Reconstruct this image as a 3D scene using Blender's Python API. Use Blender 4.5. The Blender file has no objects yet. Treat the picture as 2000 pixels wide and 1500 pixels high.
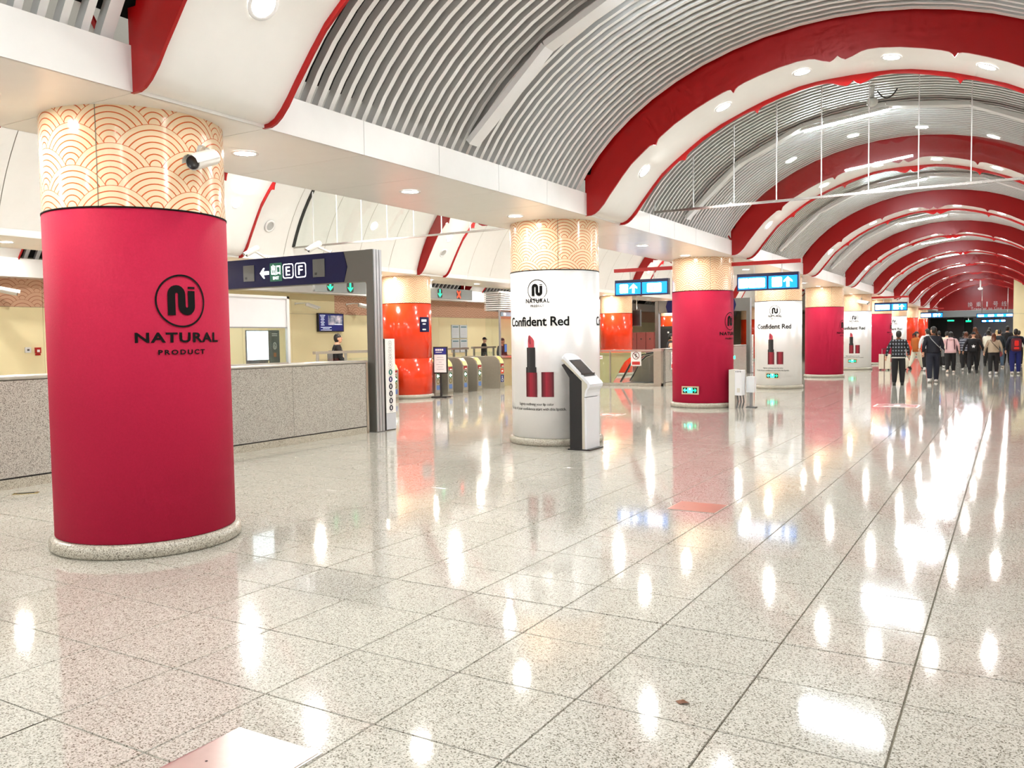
import bpy, bmesh, math, random
from mathutils import Matrix, Vector
random.seed(7)
SC = bpy.context.scene
COL = SC.collection
PI = math.pi
R = math.radians

# ------------------------------------------------------------------ camera, world, exposure
CAM_H = 1.7
F_PX, YAW, PITCH, ROLL = 1658.5, .533, -.0534, -.0142
fw = Vector((-math.sin(YAW)*math.cos(PITCH), math.cos(YAW)*math.cos(PITCH), math.sin(PITCH)))
r0 = Vector((math.cos(YAW), math.sin(YAW), 0)); u0 = r0.cross(fw)
rt = r0*math.cos(ROLL) + u0*math.sin(ROLL); up = -r0*math.sin(ROLL) + u0*math.cos(ROLL)
cam_data = bpy.data.cameras.new('camera'); cam = bpy.data.objects.new('camera', cam_data); COL.objects.link(cam)
cam_data.sensor_width = 36; cam_data.lens = F_PX/2000*36; cam_data.clip_end = 300
mw = Matrix((( rt.x, up.x, -fw.x, 0), (rt.y, up.y, -fw.y, 0), (rt.z, up.z, -fw.z, CAM_H), (0, 0, 0, 1)))
cam.matrix_world = mw
SC.camera = cam
world = bpy.data.worlds.new('world'); SC.world = world; world.use_nodes = True
WB = world.node_tree.nodes['Background']
WB.inputs[0].default_value = (1, .99, .975, 1); WB.inputs[1].default_value = .9  # even white fill added for ambient light, entering at the open hall ends
SC.view_settings.view_transform = 'Standard'; SC.view_settings.look = 'None'
SC.view_settings.gamma = 1; SC.view_settings.use_curve_mapping = False
SC.view_settings.exposure = .27
P_RIB, P_BEAM, P_AISLE, P_OUTER = 27, 15, 75, 45
CY = SC.cycles
CY.max_bounces = 5; CY.diffuse_bounces = 3; CY.glossy_bounces = 3; CY.transmission_bounces = 2; CY.transparent_max_bounces = 24
CY.caustics_reflective = False; CY.caustics_refractive = False; CY.use_adaptive_sampling = True; CY.adaptive_threshold = .12; CY.adaptive_min_samples = 12
CY.sample_clamp_indirect = 6; CY.blur_glossy = 0

# ------------------------------------------------------------------ layout constants (metres)
S, Y0, XC, RC = 7.71, 4.706, -6.485, .725          # column pitch, first column, row, radius
PX = 8.97                                           # distance between the column rows
ZS, ZF, ZB = 3.544, 3.88, 2.767                     # beam soffit, fascia top, column band
VC = -2.007                                         # centre of the main vault
HALF = 3.6
RIBW = .65
YB, YE = -7.0, Y0 + 10*S                            # hall behind the camera .. end wall

# ------------------------------------------------------------------ materials
MATS = {}
def nodes_of(m): return m.node_tree.nodes, m.node_tree.links
def mat(name, col, rough=.5, metal=0, emit=0, ecol=None, var=.06, scale=6, bump=0, bscale=80, spec=.5, alpha=1, trans=0, coat=0):
    if name in MATS: return MATS[name]
    m = bpy.data.materials.new(name); m.use_nodes = True
    n, l = nodes_of(m); b = n['Principled BSDF']
    b.inputs['Roughness'].default_value = rough; b.inputs['Metallic'].default_value = metal
    b.inputs['Specular IOR Level'].default_value = spec
    b.inputs['Coat Weight'].default_value = coat
    b.inputs['Transmission Weight'].default_value = trans
    b.inputs['Alpha'].default_value = alpha
    c = tuple(col)+(1,)
    if var > 0:
        g = n.new('ShaderNodeNewGeometry'); t = n.new('ShaderNodeTexNoise'); t.inputs['Scale'].default_value = scale
        t.inputs['Detail'].default_value = 4
        r = n.new('ShaderNodeMapRange'); r.inputs[3].default_value = 1-var; r.inputs[4].default_value = 1+var
        mx = n.new('ShaderNodeMix'); mx.data_type = 'RGBA'; mx.blend_type = 'MULTIPLY'; mx.inputs[0].default_value = 1
        mx.inputs[6].default_value = c
        l.new(g.outputs['Position'], t.inputs['Vector']); l.new(t.outputs[0], r.inputs[0]); l.new(r.outputs[0], mx.inputs[7])
        l.new(mx.outputs[2], b.inputs['Base Color'])
    else: b.inputs['Base Color'].default_value = c
    if bump:
        g = n.new('ShaderNodeNewGeometry'); t = n.new('ShaderNodeTexNoise'); t.inputs['Scale'].default_value = bscale
        bp = n.new('ShaderNodeBump'); bp.inputs['Strength'].default_value = bump; bp.inputs['Distance'].default_value = .004
        l.new(g.outputs['Position'], t.inputs['Vector']); l.new(t.outputs[0], bp.inputs['Height']); l.new(bp.outputs[0], b.inputs['Normal'])
    if emit:
        b.inputs['Emission Color'].default_value = tuple(ecol or col)+(1,); b.inputs['Emission Strength'].default_value = emit
    m.diffuse_color = c
    MATS[name] = m
    return m
def srgb(r, g, b):
    f = lambda v: ((v/255+.055)/1.055)**2.4 if v > 10 else v/255/12.92
    return (f(r), f(g), f(b))
def granite(name, light, mid, dark, scale, rough, tilevar=0, coat=0):
    m = bpy.data.materials.new(name); m.use_nodes = True; n, l = nodes_of(m); b = n['Principled BSDF']
    g = n.new('ShaderNodeNewGeometry')
    def noise(s, d):
        t = n.new('ShaderNodeTexNoise'); t.inputs['Scale'].default_value = s; t.inputs['Detail'].default_value = d
        l.new(g.outputs['Position'], t.inputs['Vector']); return t
    def ramp(src, stops):
        r = n.new('ShaderNodeValToRGB'); cr = r.color_ramp
        while len(cr.elements) < len(stops): cr.elements.new(.5)
        for e, (p, c) in zip(cr.elements, stops): e.position = p; e.color = tuple(c)+(1,)
        l.new(src, r.inputs[0]); return r
    v = n.new('ShaderNodeTexVoronoi'); v.inputs['Scale'].default_value = scale; l.new(g.outputs['Position'], v.inputs['Vector'])
    sep = n.new('ShaderNodeSeparateColor'); l.new(v.outputs['Color'], sep.inputs[0])
    r1 = ramp(sep.outputs[0], [(0, dark), (.10, dark), (.16, mid), (.38, mid), (.48, light), (1, light)])
    t2 = noise(scale*.55, 3)
    r2 = ramp(t2.outputs[0], [(0, (.72, .72, .72)), (.42, (.86, .86, .86)), (.55, (1, 1, 1)), (1, (1.0, 1.0, 1.0))])
    mx = n.new('ShaderNodeMix'); mx.data_type = 'RGBA'; mx.blend_type = 'MULTIPLY'; mx.inputs[0].default_value = 1
    l.new(r1.outputs[0], mx.inputs[6]); l.new(r2.outputs[0], mx.inputs[7]); out = mx.outputs[2]
    if tilevar:
        oi = n.new('ShaderNodeObjectInfo'); mr = n.new('ShaderNodeMapRange'); mr.inputs[3].default_value = 1-tilevar; mr.inputs[4].default_value = 1.0
        l.new(oi.outputs['Random'], mr.inputs[0])
        m2 = n.new('ShaderNodeMix'); m2.data_type = 'RGBA'; m2.blend_type = 'MULTIPLY'; m2.inputs[0].default_value = 1
        l.new(out, m2.inputs[6]); l.new(mr.outputs[0], m2.inputs[7]); out = m2.outputs[2]
    l.new(out, b.inputs['Base Color'])
    t3 = noise(1.3, 5); mr = n.new('ShaderNodeMapRange'); mr.inputs[3].default_value = rough*.7; mr.inputs[4].default_value = rough*1.35
    l.new(t3.outputs[0], mr.inputs[0]); l.new(mr.outputs[0], b.inputs['Roughness'])
    b.inputs['Coat Weight'].default_value = coat; b.inputs['Coat Roughness'].default_value = .03
    MATS[name] = m; return m
def seigaiha(name, base, line, rr, rough, uv=True, axis='Y', rings=6.0, lw=.16, metal=0):
    """overlapping wave fans printed on a band; rr = fan radius in metres"""
    m = bpy.data.materials.new(name); m.use_nodes = True; n, l = nodes_of(m); b = n['Principled BSDF']
    def mth(op, a, c=None, cl=False):
        q = n.new('ShaderNodeMath'); q.operation = op; q.use_clamp = cl
        for k, v in enumerate((a, c)):
            if v is None: continue
            if isinstance(v, (int, float)): q.inputs[k].default_value = v
            else: l.new(v, q.inputs[k])
        return q.outputs[0]
    if uv:
        tc = n.new('ShaderNodeUVMap'); sx = n.new('ShaderNodeSeparateXYZ'); l.new(tc.outputs[0], sx.inputs[0]); U, V = sx.outputs[0], sx.outputs[1]
    else:
        g = n.new('ShaderNodeNewGeometry'); sx = n.new('ShaderNodeSeparateXYZ'); l.new(g.outputs['Position'], sx.inputs[0])
        U, V = sx.outputs[axis], sx.outputs['Z']; V = mth('SUBTRACT', V, ZB)
    u = mth('DIVIDE', U, rr); v = mth('DIVIDE', V, rr)
    j = mth('FLOOR', mth('MULTIPLY', v, 2))
    def dist(jj):
        par = mth('PINGPONG', jj, 1)                      # 0,1,0,1..
        us = mth('ADD', u, par)
        fx = mth('SUBTRACT', mth('MULTIPLY', mth('FRACT', mth('MULTIPLY', us, .5)), 2), 1)
        dv = mth('SUBTRACT', v, mth('MULTIPLY', jj, .5))
        return mth('SQRT', mth('ADD', mth('MULTIPLY', fx, fx), mth('MULTIPLY', dv, dv)))
    jm = mth('SUBTRACT', j, 1)
    d0, d1 = dist(j), dist(jm)
    use1 = mth('LESS_THAN', d1, 1.0)
    d = mth('ADD', mth('MULTIPLY', d1, use1), mth('MULTIPLY', d0, mth('SUBTRACT', 1, use1)))
    fr = mth('FRACT', mth('ADD', mth('MULTIPLY', d, rings), lw*.5+.0))
    ln = mth('LESS_THAN', fr, lw)
    inner = mth('GREATER_THAN', d, .12)
    ln = mth('MULTIPLY', ln, inner)
    mx = n.new('ShaderNodeMix'); mx.data_type = 'RGBA'; mx.inputs[6].default_value = tuple(base)+(1,); mx.inputs[7].default_value = tuple(line)+(1,)
    l.new(ln, mx.inputs[0]); l.new(mx.outputs[2], b.inputs['Base Color'])
    b.inputs['Roughness'].default_value = rough; b.inputs['Metallic'].default_value = metal
    MATS[name] = m; return m

W_PANEL = mat('white_panel', (.84, .835, .80), .28, var=.03)
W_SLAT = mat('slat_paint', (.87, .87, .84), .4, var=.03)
W_SHADE = mat('slat_side_shade', (.54, .535, .51), .5, var=.05)  # shade between the slats put into the colour of their sides
W_WHITE = mat('white_paint', (.85, .85, .84), .35, var=.02)
DARK = mat('plenum_black', (.012, .011, .010), .9, var=.2)
RED = mat('rib_red', srgb(160, 10, 12), .32, var=.05, spec=.4)
CRIM = mat('crimson_wrap', srgb(172, 26, 60), .70, var=.12, scale=55, bump=.3, bscale=160, spec=.18)
WRAP = mat('white_wrap', (.80, .80, .80), .34, .25, var=.02, scale=40)
ORNG = mat('orange_panel', srgb(226, 58, 22), .16, var=.04)
YEL = mat('yellow_wall', srgb(244, 231, 184), .4, var=.03, scale=2)
STEEL = mat('brushed_steel', (.62, .60, .57), .28, 1, var=.08, scale=20)
BRONZE = mat('gate_steel', (.40, .37, .31), .36, .55, var=.08, scale=20)
ALU = mat('grey_aluminium', (.33, .34, .35), .4, .6, var=.04)
DGREY = mat('dark_grey', (.10, .10, .10), .5, var=.05)
BLACK = mat('black_plastic', (.012, .012, .013), .35, var=.1)
PRINT = mat('black_print', (.004, .004, .004), .6, var=0, spec=.12)
NAVY = mat('navy_panel', srgb(12, 16, 62), .5, var=.05, spec=.2)
GLASSD = mat('grey_glass', (.10, .12, .11), .08, var=.05)
GRAN = granite('granite_floor', srgb(204, 202, 192), srgb(176, 173, 161), srgb(118, 114, 102), 160, .07, .05)
GRANC = granite('granite_counter', srgb(192, 189, 182), srgb(162, 158, 150), srgb(112, 108, 102), 150, .16)
GRANB = granite('granite_plinth', srgb(196, 192, 178), srgb(164, 158, 144), srgb(112, 106, 96), 160, .25)
JOINTL = mat('joint_light', srgb(176, 172, 160), .6, var=.05)
JOINT = mat('joint_grey', srgb(120, 114, 96), .7, var=.1)
BAND = seigaiha('wave_band', srgb(243, 217, 180), srgb(206, 96, 44), 2*PI*RC/7/2, .14, rings=7.0, lw=.2)
WBAND = seigaiha('wall_wave_band', srgb(222, 180, 150), srgb(178, 112, 84), .42, .3, uv=False, rings=4, lw=.16)

def glass_mat(name, tint, fac=.90, rough=.02):
    m = bpy.data.materials.new(name); m.use_nodes = True; n, l = nodes_of(m)
    b = n['Principled BSDF']; n.remove(b); o = n['Material Output']
    tr = n.new('ShaderNodeBsdfTransparent'); tr.inputs[0].default_value = tuple(tint)+(1,)
    gl = n.new('ShaderNodeBsdfGlossy'); gl.inputs['Roughness'].default_value = rough
    lw_ = n.new('ShaderNodeLayerWeight'); lw_.inputs[0].default_value = .5
    pw = n.new('ShaderNodeMath'); pw.operation = 'POWER'; pw.inputs[1].default_value = 5; l.new(lw_.outputs['Facing'], pw.inputs[0])
    fr = n.new('ShaderNodeMath'); fr.operation = 'MULTIPLY_ADD'; fr.inputs[1].default_value = .9; fr.inputs[2].default_value = .03; l.new(pw.outputs[0], fr.inputs[0])
    ns = n.new('ShaderNodeTexNoise'); ns.inputs['Scale'].default_value = 3
    mr = n.new('ShaderNodeMapRange'); mr.inputs[3].default_value = 0; mr.inputs[4].default_value = .02
    l.new(ns.outputs[0], mr.inputs[0])
    ad = n.new('ShaderNodeMath'); ad.operation = 'ADD'; l.new(fr.outputs[0], ad.inputs[0]); l.new(mr.outputs[0], ad.inputs[1])
    mx = n.new('ShaderNodeMixShader'); l.new(ad.outputs[0], mx.inputs[0]); l.new(tr.outputs[0], mx.inputs[1]); l.new(gl.outputs[0], mx.inputs[2])
    l.new(mx.outputs[0], o.inputs[0]); MATS[name] = m; return m
GLASS = glass_mat('clear_glass', (.96, .985, .975))
GLASS2 = glass_mat('barrier_glass', (.97, .99, .98))
def emat(name, col, s): return mat(name, col, .4, emit=s, ecol=col, var=0)
E_WHITE = emat('lamp_white', (1, .97, .92), 30)
E_TUBE = emat('tube_white', (.86, .94, 1), 240)
E_BLUE = emat('sign_blue', srgb(10, 135, 235), 1.5)
E_ICON = emat('sign_white', (1, 1, 1), 3.0)
E_PINK = emat('sign_pink', srgb(240, 150, 190), 1.8)
E_GREEN = emat('sign_green', srgb(0, 200, 130), 2.2)
E_CYAN = emat('exit_cyan', srgb(60, 235, 190), 2.0)
E_RED = emat('sign_red', srgb(255, 60, 30), 2.2)
DGREEN = mat('dark_green', srgb(8, 60, 40), .4, var=.05)

# ------------------------------------------------------------------ helpers
def tag(o, label=None, cat=None, group=None, kind=None):
    if label: o['label'] = label
    if cat: o['category'] = cat
    if group: o['group'] = group
    if kind: o['kind'] = kind
    return o
def empty(name, loc=(0, 0, 0), rz=0, label=None, cat=None, group=None, kind=None):
    o = bpy.data.objects.new(name, None); COL.objects.link(o); o.location = loc; o.rotation_euler = (0, 0, rz)
    o.empty_display_size = .1
    return tag(o, label, cat, group, kind)
def link(name, me, parent=None, loc=(0, 0, 0), rot=(0, 0, 0)):
    o = bpy.data.objects.new(name, me); COL.objects.link(o); o.location = loc; o.rotation_euler = rot
    if parent: o.parent = parent
    return o
class MB:
    def __init__(s): s.v = []; s.f = []; s.m = []; s.mats = []; s.uv = None; s.sm = []
    def mi(s, m):
        if m not in s.mats: s.mats.append(m)
        return s.mats.index(m)
    def add(s, vs, fs, m, smooth=False, T=None):
        o = len(s.v); k = s.mi(m)
        s.v += [tuple(T @ Vector(v)) for v in vs] if T is not None else [tuple(v) for v in vs]
        for f in fs: s.f.append(tuple(i+o for i in f)); s.m.append(k); s.sm.append(smooth)
        return s
    def box(s, x0, x1, y0, y1, z0, z1, m, T=None, bev=0):
        if bev:
            b = bev; poly = [(x0+b, y0), (x1-b, y0), (x1, y0+b), (x1, y1-b), (x1-b, y1), (x0+b, y1), (x0, y1-b), (x0, y0+b)]
            return s.prism(poly, z0, z1, m, T=T)
        vs = [(x, y, z) for z in (z0, z1) for (x, y) in ((x0, y0), (x1, y0), (x1, y1), (x0, y1))]
        return s.add(vs, [(3, 2, 1, 0), (4, 5, 6, 7), (0, 1, 5, 4), (1, 2, 6, 5), (2, 3, 7, 6), (3, 0, 4, 7)], m, T=T)
    def prism(s, poly, a0, a1, m, axis='z', T=None, smooth=False):
        """extrude a polygon; axis z: poly is (x,y); axis y: poly is (x,z); axis x: poly is (y,z)"""
        n = len(poly)
        def P(p, a): return (p[0], p[1], a) if axis == 'z' else ((p[0], a, p[1]) if axis == 'y' else (a, p[0], p[1]))
        vs = [P(p, a0) for p in poly]+[P(p, a1) for p in poly]
        fs = [tuple(range(n))[::-1], tuple(range(n, 2*n))]+[(i, (i+1) % n, n+(i+1) % n, n+i) for i in range(n)]
        return s.add(vs, fs, m, T=T)
    def lathe(s, prof, m, n=32, T=None, smooth=True, a0=0, a1=2*PI):
        full = abs(a1-a0-2*PI) < 1e-6; k = n if full else n+1; o = []
        for i in range(k):
            a = a0+(a1-a0)*i/n; c, q = math.cos(a), math.sin(a)
            o += [(r*c, r*q, z) for r, z in prof]
        L = len(prof); fs = []
        for i in range(n):
            j = (i+1) % k
            for t in range(L-1): fs.append((i*L+t, j*L+t, j*L+t+1, i*L+t+1))
        return s.add(o, fs, m, smooth, T)
    def tube(s, pts, r, m, n=8, T=None, cap=True):
        pts = [Vector(p) for p in pts]; rs = r if isinstance(r, (list, tuple)) else [r]*len(pts); vs = []; fs = []
        for i, p in enumerate(pts):
            d = (pts[min(i+1, len(pts)-1)]-pts[max(i-1, 0)]).normalized()
            a = d.cross(Vector((0, 0, 1)) if abs(d.z) < .95 else Vector((1, 0, 0))).normalized(); b = d.cross(a)
            for k in range(n):
                t = 2*PI*k/n; vs.append(p+(a*math.cos(t)+b*math.sin(t))*rs[i])
        for i in range(len(pts)-1):
            for k in range(n): fs.append((i*n+k, i*n+(k+1) % n, (i+1)*n+(k+1) % n, (i+1)*n+k))
        if cap: fs += [tuple(range(n)), tuple(range((len(pts)-1)*n, len(pts)*n))[::-1]]
        return s.add(vs, fs, m, True, T)
    def ell(s, c, rad, m, nu=14, nv=9, T=None, v0=0, v1=PI):
        vs = []; fs = []
        for j in range(nv+1):
            t = v0+(v1-v0)*j/nv
            for i in range(nu):
                a = 2*PI*i/nu
                vs.append((c[0]+rad[0]*math.sin(t)*math.cos(a), c[1]+rad[1]*math.sin(t)*math.sin(a), c[2]+rad[2]*math.cos(t)))
        for j in range(nv):
            for i in range(nu): fs.append((j*nu+i, (j+1)*nu+i, (j+1)*nu+(i+1) % nu, j*nu+(i+1) % nu))
        return s.add(vs, fs, m, True, T)
    def mesh(s, name):
        me = bpy.data.meshes.new(name); me.from_pydata(s.v, [], s.f)
        for m in s.mats: me.materials.append(m)
        me.polygons.foreach_set('material_index', s.m); me.polygons.foreach_set('use_smooth', s.sm)
        me.update(); return me
    def build(s, name, parent=None, loc=(0, 0, 0), rot=(0, 0, 0)): return link(name, s.mesh(name), parent, loc, rot)

_txt = {}
def text_geo(body, size, off=0, spacing=1.0, align='CENTER'):
    key = (body, size, off, spacing, align)
    if key in _txt: return _txt[key]
    cu = bpy.data.curves.new('t', 'FONT'); cu.body = body; cu.size = size; cu.offset = off; cu.space_character = spacing
    cu.align_x = align; cu.align_y = 'CENTER'; cu.resolution_u = 3; cu.fill_mode = 'FRONT'
    o = bpy.data.objects.new('t', cu); COL.objects.link(o)
    dg = bpy.context.evaluated_depsgraph_get(); ev = o.evaluated_get(dg); me = ev.to_mesh()
    vs = [tuple(v.co) for v in me.vertices]; fs = [tuple(p.vertices) for p in me.polygons]
    ev.to_mesh_clear(); bpy.data.objects.remove(o); bpy.data.curves.remove(cu)
    _txt[key] = (vs, fs); return vs, fs
def fit_text(body, width, height=None, off=0, spacing=1.0):
    vs, fs = text_geo(body, 1.0, off, spacing)
    if not vs: return vs, fs
    x0, x1 = min(v[0] for v in vs), max(v[0] for v in vs); y0, y1 = min(v[1] for v in vs), max(v[1] for v in vs)
    sx = width/(x1-x0); sy = sx if height is None else height/(y1-y0)
    return [((v[0]-(x0+x1)/2)*sx, (v[1]-(y0+y1)/2)*sy, 0) for v in vs], fs
def refine_wrap(vs, fs, a0, zc, rad):
    return [(rad*math.cos(a0+v[0]/rad), rad*math.sin(a0+v[0]/rad), zc+v[1]) for v in vs], fs
def strip_rect(w, h, cx=0, cy=0, n=6):
    vs = []; fs = []
    for i in range(n+1): x = cx-w/2+w*i/n; vs += [(x, cy-h/2, 0), (x, cy+h/2, 0)]
    for i in range(n): fs.append((2*i, 2*i+2, 2*i+3, 2*i+1))
    return vs, fs
def ring_geo(ro, ri, cx=0, cy=0, n=40, sx=1):
    vs = []; fs = []
    for i in range(n): a = 2*PI*i/n; vs += [(cx+ro*sx*math.cos(a), cy+ro*math.sin(a), 0), (cx+ri*sx*math.cos(a), cy+ri*math.sin(a), 0)]
    for i in range(n): j = (i+1) % n; fs.append((2*i, 2*j, 2*j+1, 2*i+1))
    return vs, fs
def disc_geo(r, cx=0, cy=0, n=20): return [(cx+r*math.cos(2*PI*i/n), cy+r*math.sin(2*PI*i/n), 0) for i in range(n)], [tuple(range(n))]
def rrect_geo(w, h, r, cx=0, cy=0, n=4):
    vs = []
    for (sx, sy, a0) in ((1, 1, 0), (-1, 1, PI/2), (-1, -1, PI), (1, -1, 3*PI/2)):
        for i in range(n+1):
            a = a0+PI/2*i/n; vs.append((cx+sx*(w/2-r)+r*math.cos(a), cy+sy*(h/2-r)+r*math.sin(a), 0))
    return vs, [tuple(range(len(vs)))]
def arrow_geo(s, ang=0, cx=0, cy=0):
    p = [(0, .5), (.42, .1), (.42, -.04), (.14, .1), (.14, -.5), (-.14, -.5), (-.14, .1), (-.42, -.04), (-.42, .1)]
    c, q = math.cos(ang), math.sin(ang)
    return [(cx+s*(x*c-y*q), cy+s*(x*q+y*c), 0) for x, y in p], [tuple(range(9))]
def plane_T(origin, right, upv=(0, 0, 1)):
    """flat print plane: local x -> right, local y -> up"""
    r = Vector(right).normalized(); u = Vector(upv).normalized(); nrm = r.cross(u)
    return Matrix(((r.x, u.x, nrm.x, origin[0]), (r.y, u.y, nrm.y, origin[1]), (r.z, u.z, nrm.z, origin[2]), (0, 0, 0, 1)))
ORD = ['first', 'second', 'third', 'fourth', 'fifth', 'sixth', 'seventh', 'eighth', 'ninth', 'tenth', 'eleventh', 'twelfth']
# ------------------------------------------------------------------ floor with granite tiles
TX = .6708; X00 = -.4066
def proj(p):
    d = Vector(p)-Vector((0, 0, CAM_H)); z = d.dot(fw)
    if z < .3: return None
    return (1000+F_PX*d.dot(rt)/z, 750-F_PX*d.dot(up)/z, z)
floor = MB().box(-24.5, 7, YB, YE+14, -.25, -.010, JOINT).build('floor'); tag(floor, 'polished speckled granite floor of the station hall', kind='structure')
def tile_mesh(sx, sy, name):
    b = MB(); c = .0025
    x, y = sx/2, sy/2
    vs = [(-x, -y, -.008), (x, -y, -.008), (x, y, -.008), (-x, y, -.008), (-x+c, -y+c, 0), (x-c, -y+c, 0), (x-c, y-c, 0), (-x+c, y-c, 0)]
    b.add(vs, [(4, 5, 6, 7), (0, 1, 5, 4), (1, 2, 6, 5), (2, 3, 7, 6), (3, 0, 4, 7)], GRAN); return b.mesh(name)
GAP = .006
T_FULL = tile_mesh(TX-GAP, .666-GAP, 'tile'); T_HALF = tile_mesh(TX-GAP, .525-GAP-.003, 'tile_half')
rows = []
for i in range(-2, 12):
    yc = Y0+i*S
    rows.append((yc-.2645, .525, T_HALF)); rows.append((yc+.2645, .525, T_HALF))
    for k in range(10): rows.append((yc+.525+.666*(k+.5), .666, T_FULL))
xs = [X00-TX*(k+.5) for k in range(-10, 34)]
PLATES = [(-2.92, -2.43, 2.09, 2.537), (-2.925, -2.43, 7.91, 8.36)]
cand = []; rest = []
for (y, dy, me) in rows:
    if y < YB or y > YE+14: continue
    for x in xs:
        q = proj((x, y, 0))
        if q and -60 < q[0] < 2060 and q[1] < 1600: cand.append((q[2], x, y, dy, me))
        else: rest.append((x, y, dy))
cand.sort(key=lambda t: t[0])
for (_, x, y, dy, me) in cand[:300]: link('tile', me, floor, (x, y, 0))
rest += [(x, y, dy) for (_, x, y, dy, me) in cand[300:]]
b = MB()
for (x, y, dy) in rest:
    hx, hy = TX/2-GAP/2, dy/2-GAP/2
    b.add([(x-hx, y-hy, 0), (x+hx, y-hy, 0), (x+hx, y+hy, 0), (x-hx, y+hy, 0)], [(0, 1, 2, 3)], GRAN)
tag(b.build('far_tiles', floor), kind='stuff')

# ------------------------------------------------------------------ vaults
def z_main(dx): return 2.73+3.01*math.sqrt(max(0, 1-(dx/4.0)**2))
def z_aisle(dx): return 2.40+4.20*math.sqrt(max(0, 1-(dx/3.75)**2))
def arc(zf, lim, n):
    pts = []
    for i in range(n+1):
        t = -1+2*i/n; dx = lim*math.sin(t*PI/2); pts.append((dx, zf(dx)))
    return pts
def arc_sheet(b, pts, y0, y1, m, dz=0, x=0):
    vs = []; fs = []
    for (dx, z) in pts: vs += [(x+dx, y0, z+dz), (x+dx, y1, z+dz)]
    for i in range(len(pts)-1): fs.append((2*i, 2*i+1, 2*i+3, 2*i+2))
    return b.add(vs, fs, m, True)
SLW, SLD = .058, .08
def slat_geo(b, pts, x, y, w=SLW, d=SLD, m=None):
    m = m or W_SLAT; vs = []; fs = []; sd = []; n = len(pts)
    for i, (dx, z) in enumerate(pts):
        p0 = pts[max(0, i-1)]; p1 = pts[min(n-1, i+1)]; tx, tz = p1[0]-p0[0], p1[1]-p0[1]; q = math.hypot(tx, tz); nx, nz = -tz/q*d, tx/q*d
        vs += [(x+dx, y-w/2, z), (x+dx, y+w/2, z), (x+dx+nx, y-w/2, z+nz), (x+dx+nx, y+w/2, z+nz)]
    for i in range(n-1):
        a, c = 4*i, 4*i+4
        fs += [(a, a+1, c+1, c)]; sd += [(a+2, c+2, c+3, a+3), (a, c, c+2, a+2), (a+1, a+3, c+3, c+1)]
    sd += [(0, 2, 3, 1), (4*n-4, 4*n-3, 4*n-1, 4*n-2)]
    o = len(b.v); b.add(vs, fs, m, False); k_ = b.mi(W_SHADE)
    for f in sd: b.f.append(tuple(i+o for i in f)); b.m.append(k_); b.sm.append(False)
    return b
P_SL = arc(z_main, 3.76, 26)
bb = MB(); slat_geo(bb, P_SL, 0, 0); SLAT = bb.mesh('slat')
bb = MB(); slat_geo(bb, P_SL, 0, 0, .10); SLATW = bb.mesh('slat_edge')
ceil = MB(); arc_sheet(ceil, arc(z_main, 3.70, 30), YB, YE, DARK, .24, VC); ceil = ceil.build('ceiling'); tag(ceil, 'barrel vault of white curved slats over the main hall', kind='structure')
NSL = 40
def slat_rows(i):
    a = Y0+i*S+RIBW+.06; e = Y0+(i+1)*S-RIBW-.06; p = (e-a)/NSL
    return [a+p*(k+.5) for k in range(NSL)], p
far = MB()
for i in range(-1, 10):
    ys, p = slat_rows(i)
    for k, y in enumerate(ys):
        if k == NSL-1: y += .01
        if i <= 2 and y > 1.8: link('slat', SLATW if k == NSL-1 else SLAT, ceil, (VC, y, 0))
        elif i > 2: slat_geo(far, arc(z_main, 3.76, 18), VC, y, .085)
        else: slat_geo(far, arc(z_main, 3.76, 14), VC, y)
tag(far.build('far_slats', ceil), kind='stuff')

# the second and third vault to the left
AC = VC-PX; TC = VC-2*PX
ceil2 = MB(); arc_sheet(ceil2, arc(z_aisle, 3.57, 30), YB, YE, JOINTL, .03, AC); ceil2 = ceil2.build('ceiling_aisle'); tag(ceil2, 'smooth white panelled vault over the side aisle', kind='structure')
b = MB(); arc_sheet(b, arc(z_aisle, 3.575, 36), -.634, .634, W_PANEL); APAN = b.mesh('panel')
for i in range(-1, 10):
    for k in range(5):
        y = Y0+i*S+RIBW+(S-2*RIBW)*(k+.5)/5
        link('panel', APAN, ceil2, (AC, y, 0))
ceil3 = MB(); arc_sheet(ceil3, arc(z_main, 3.70, 24), YB, YE, DARK, .24, TC); ceil3 = ceil3.build('ceiling_far'); tag(ceil3, 'slatted vault beside the yellow wall', kind='structure')
far = MB()
for i in range(-1, 8):
    ys, p = slat_rows(i)
    for k, y in enumerate(ys):
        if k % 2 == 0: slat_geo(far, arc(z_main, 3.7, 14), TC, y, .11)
tag(far.build('slats', ceil3), kind='stuff')

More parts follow.
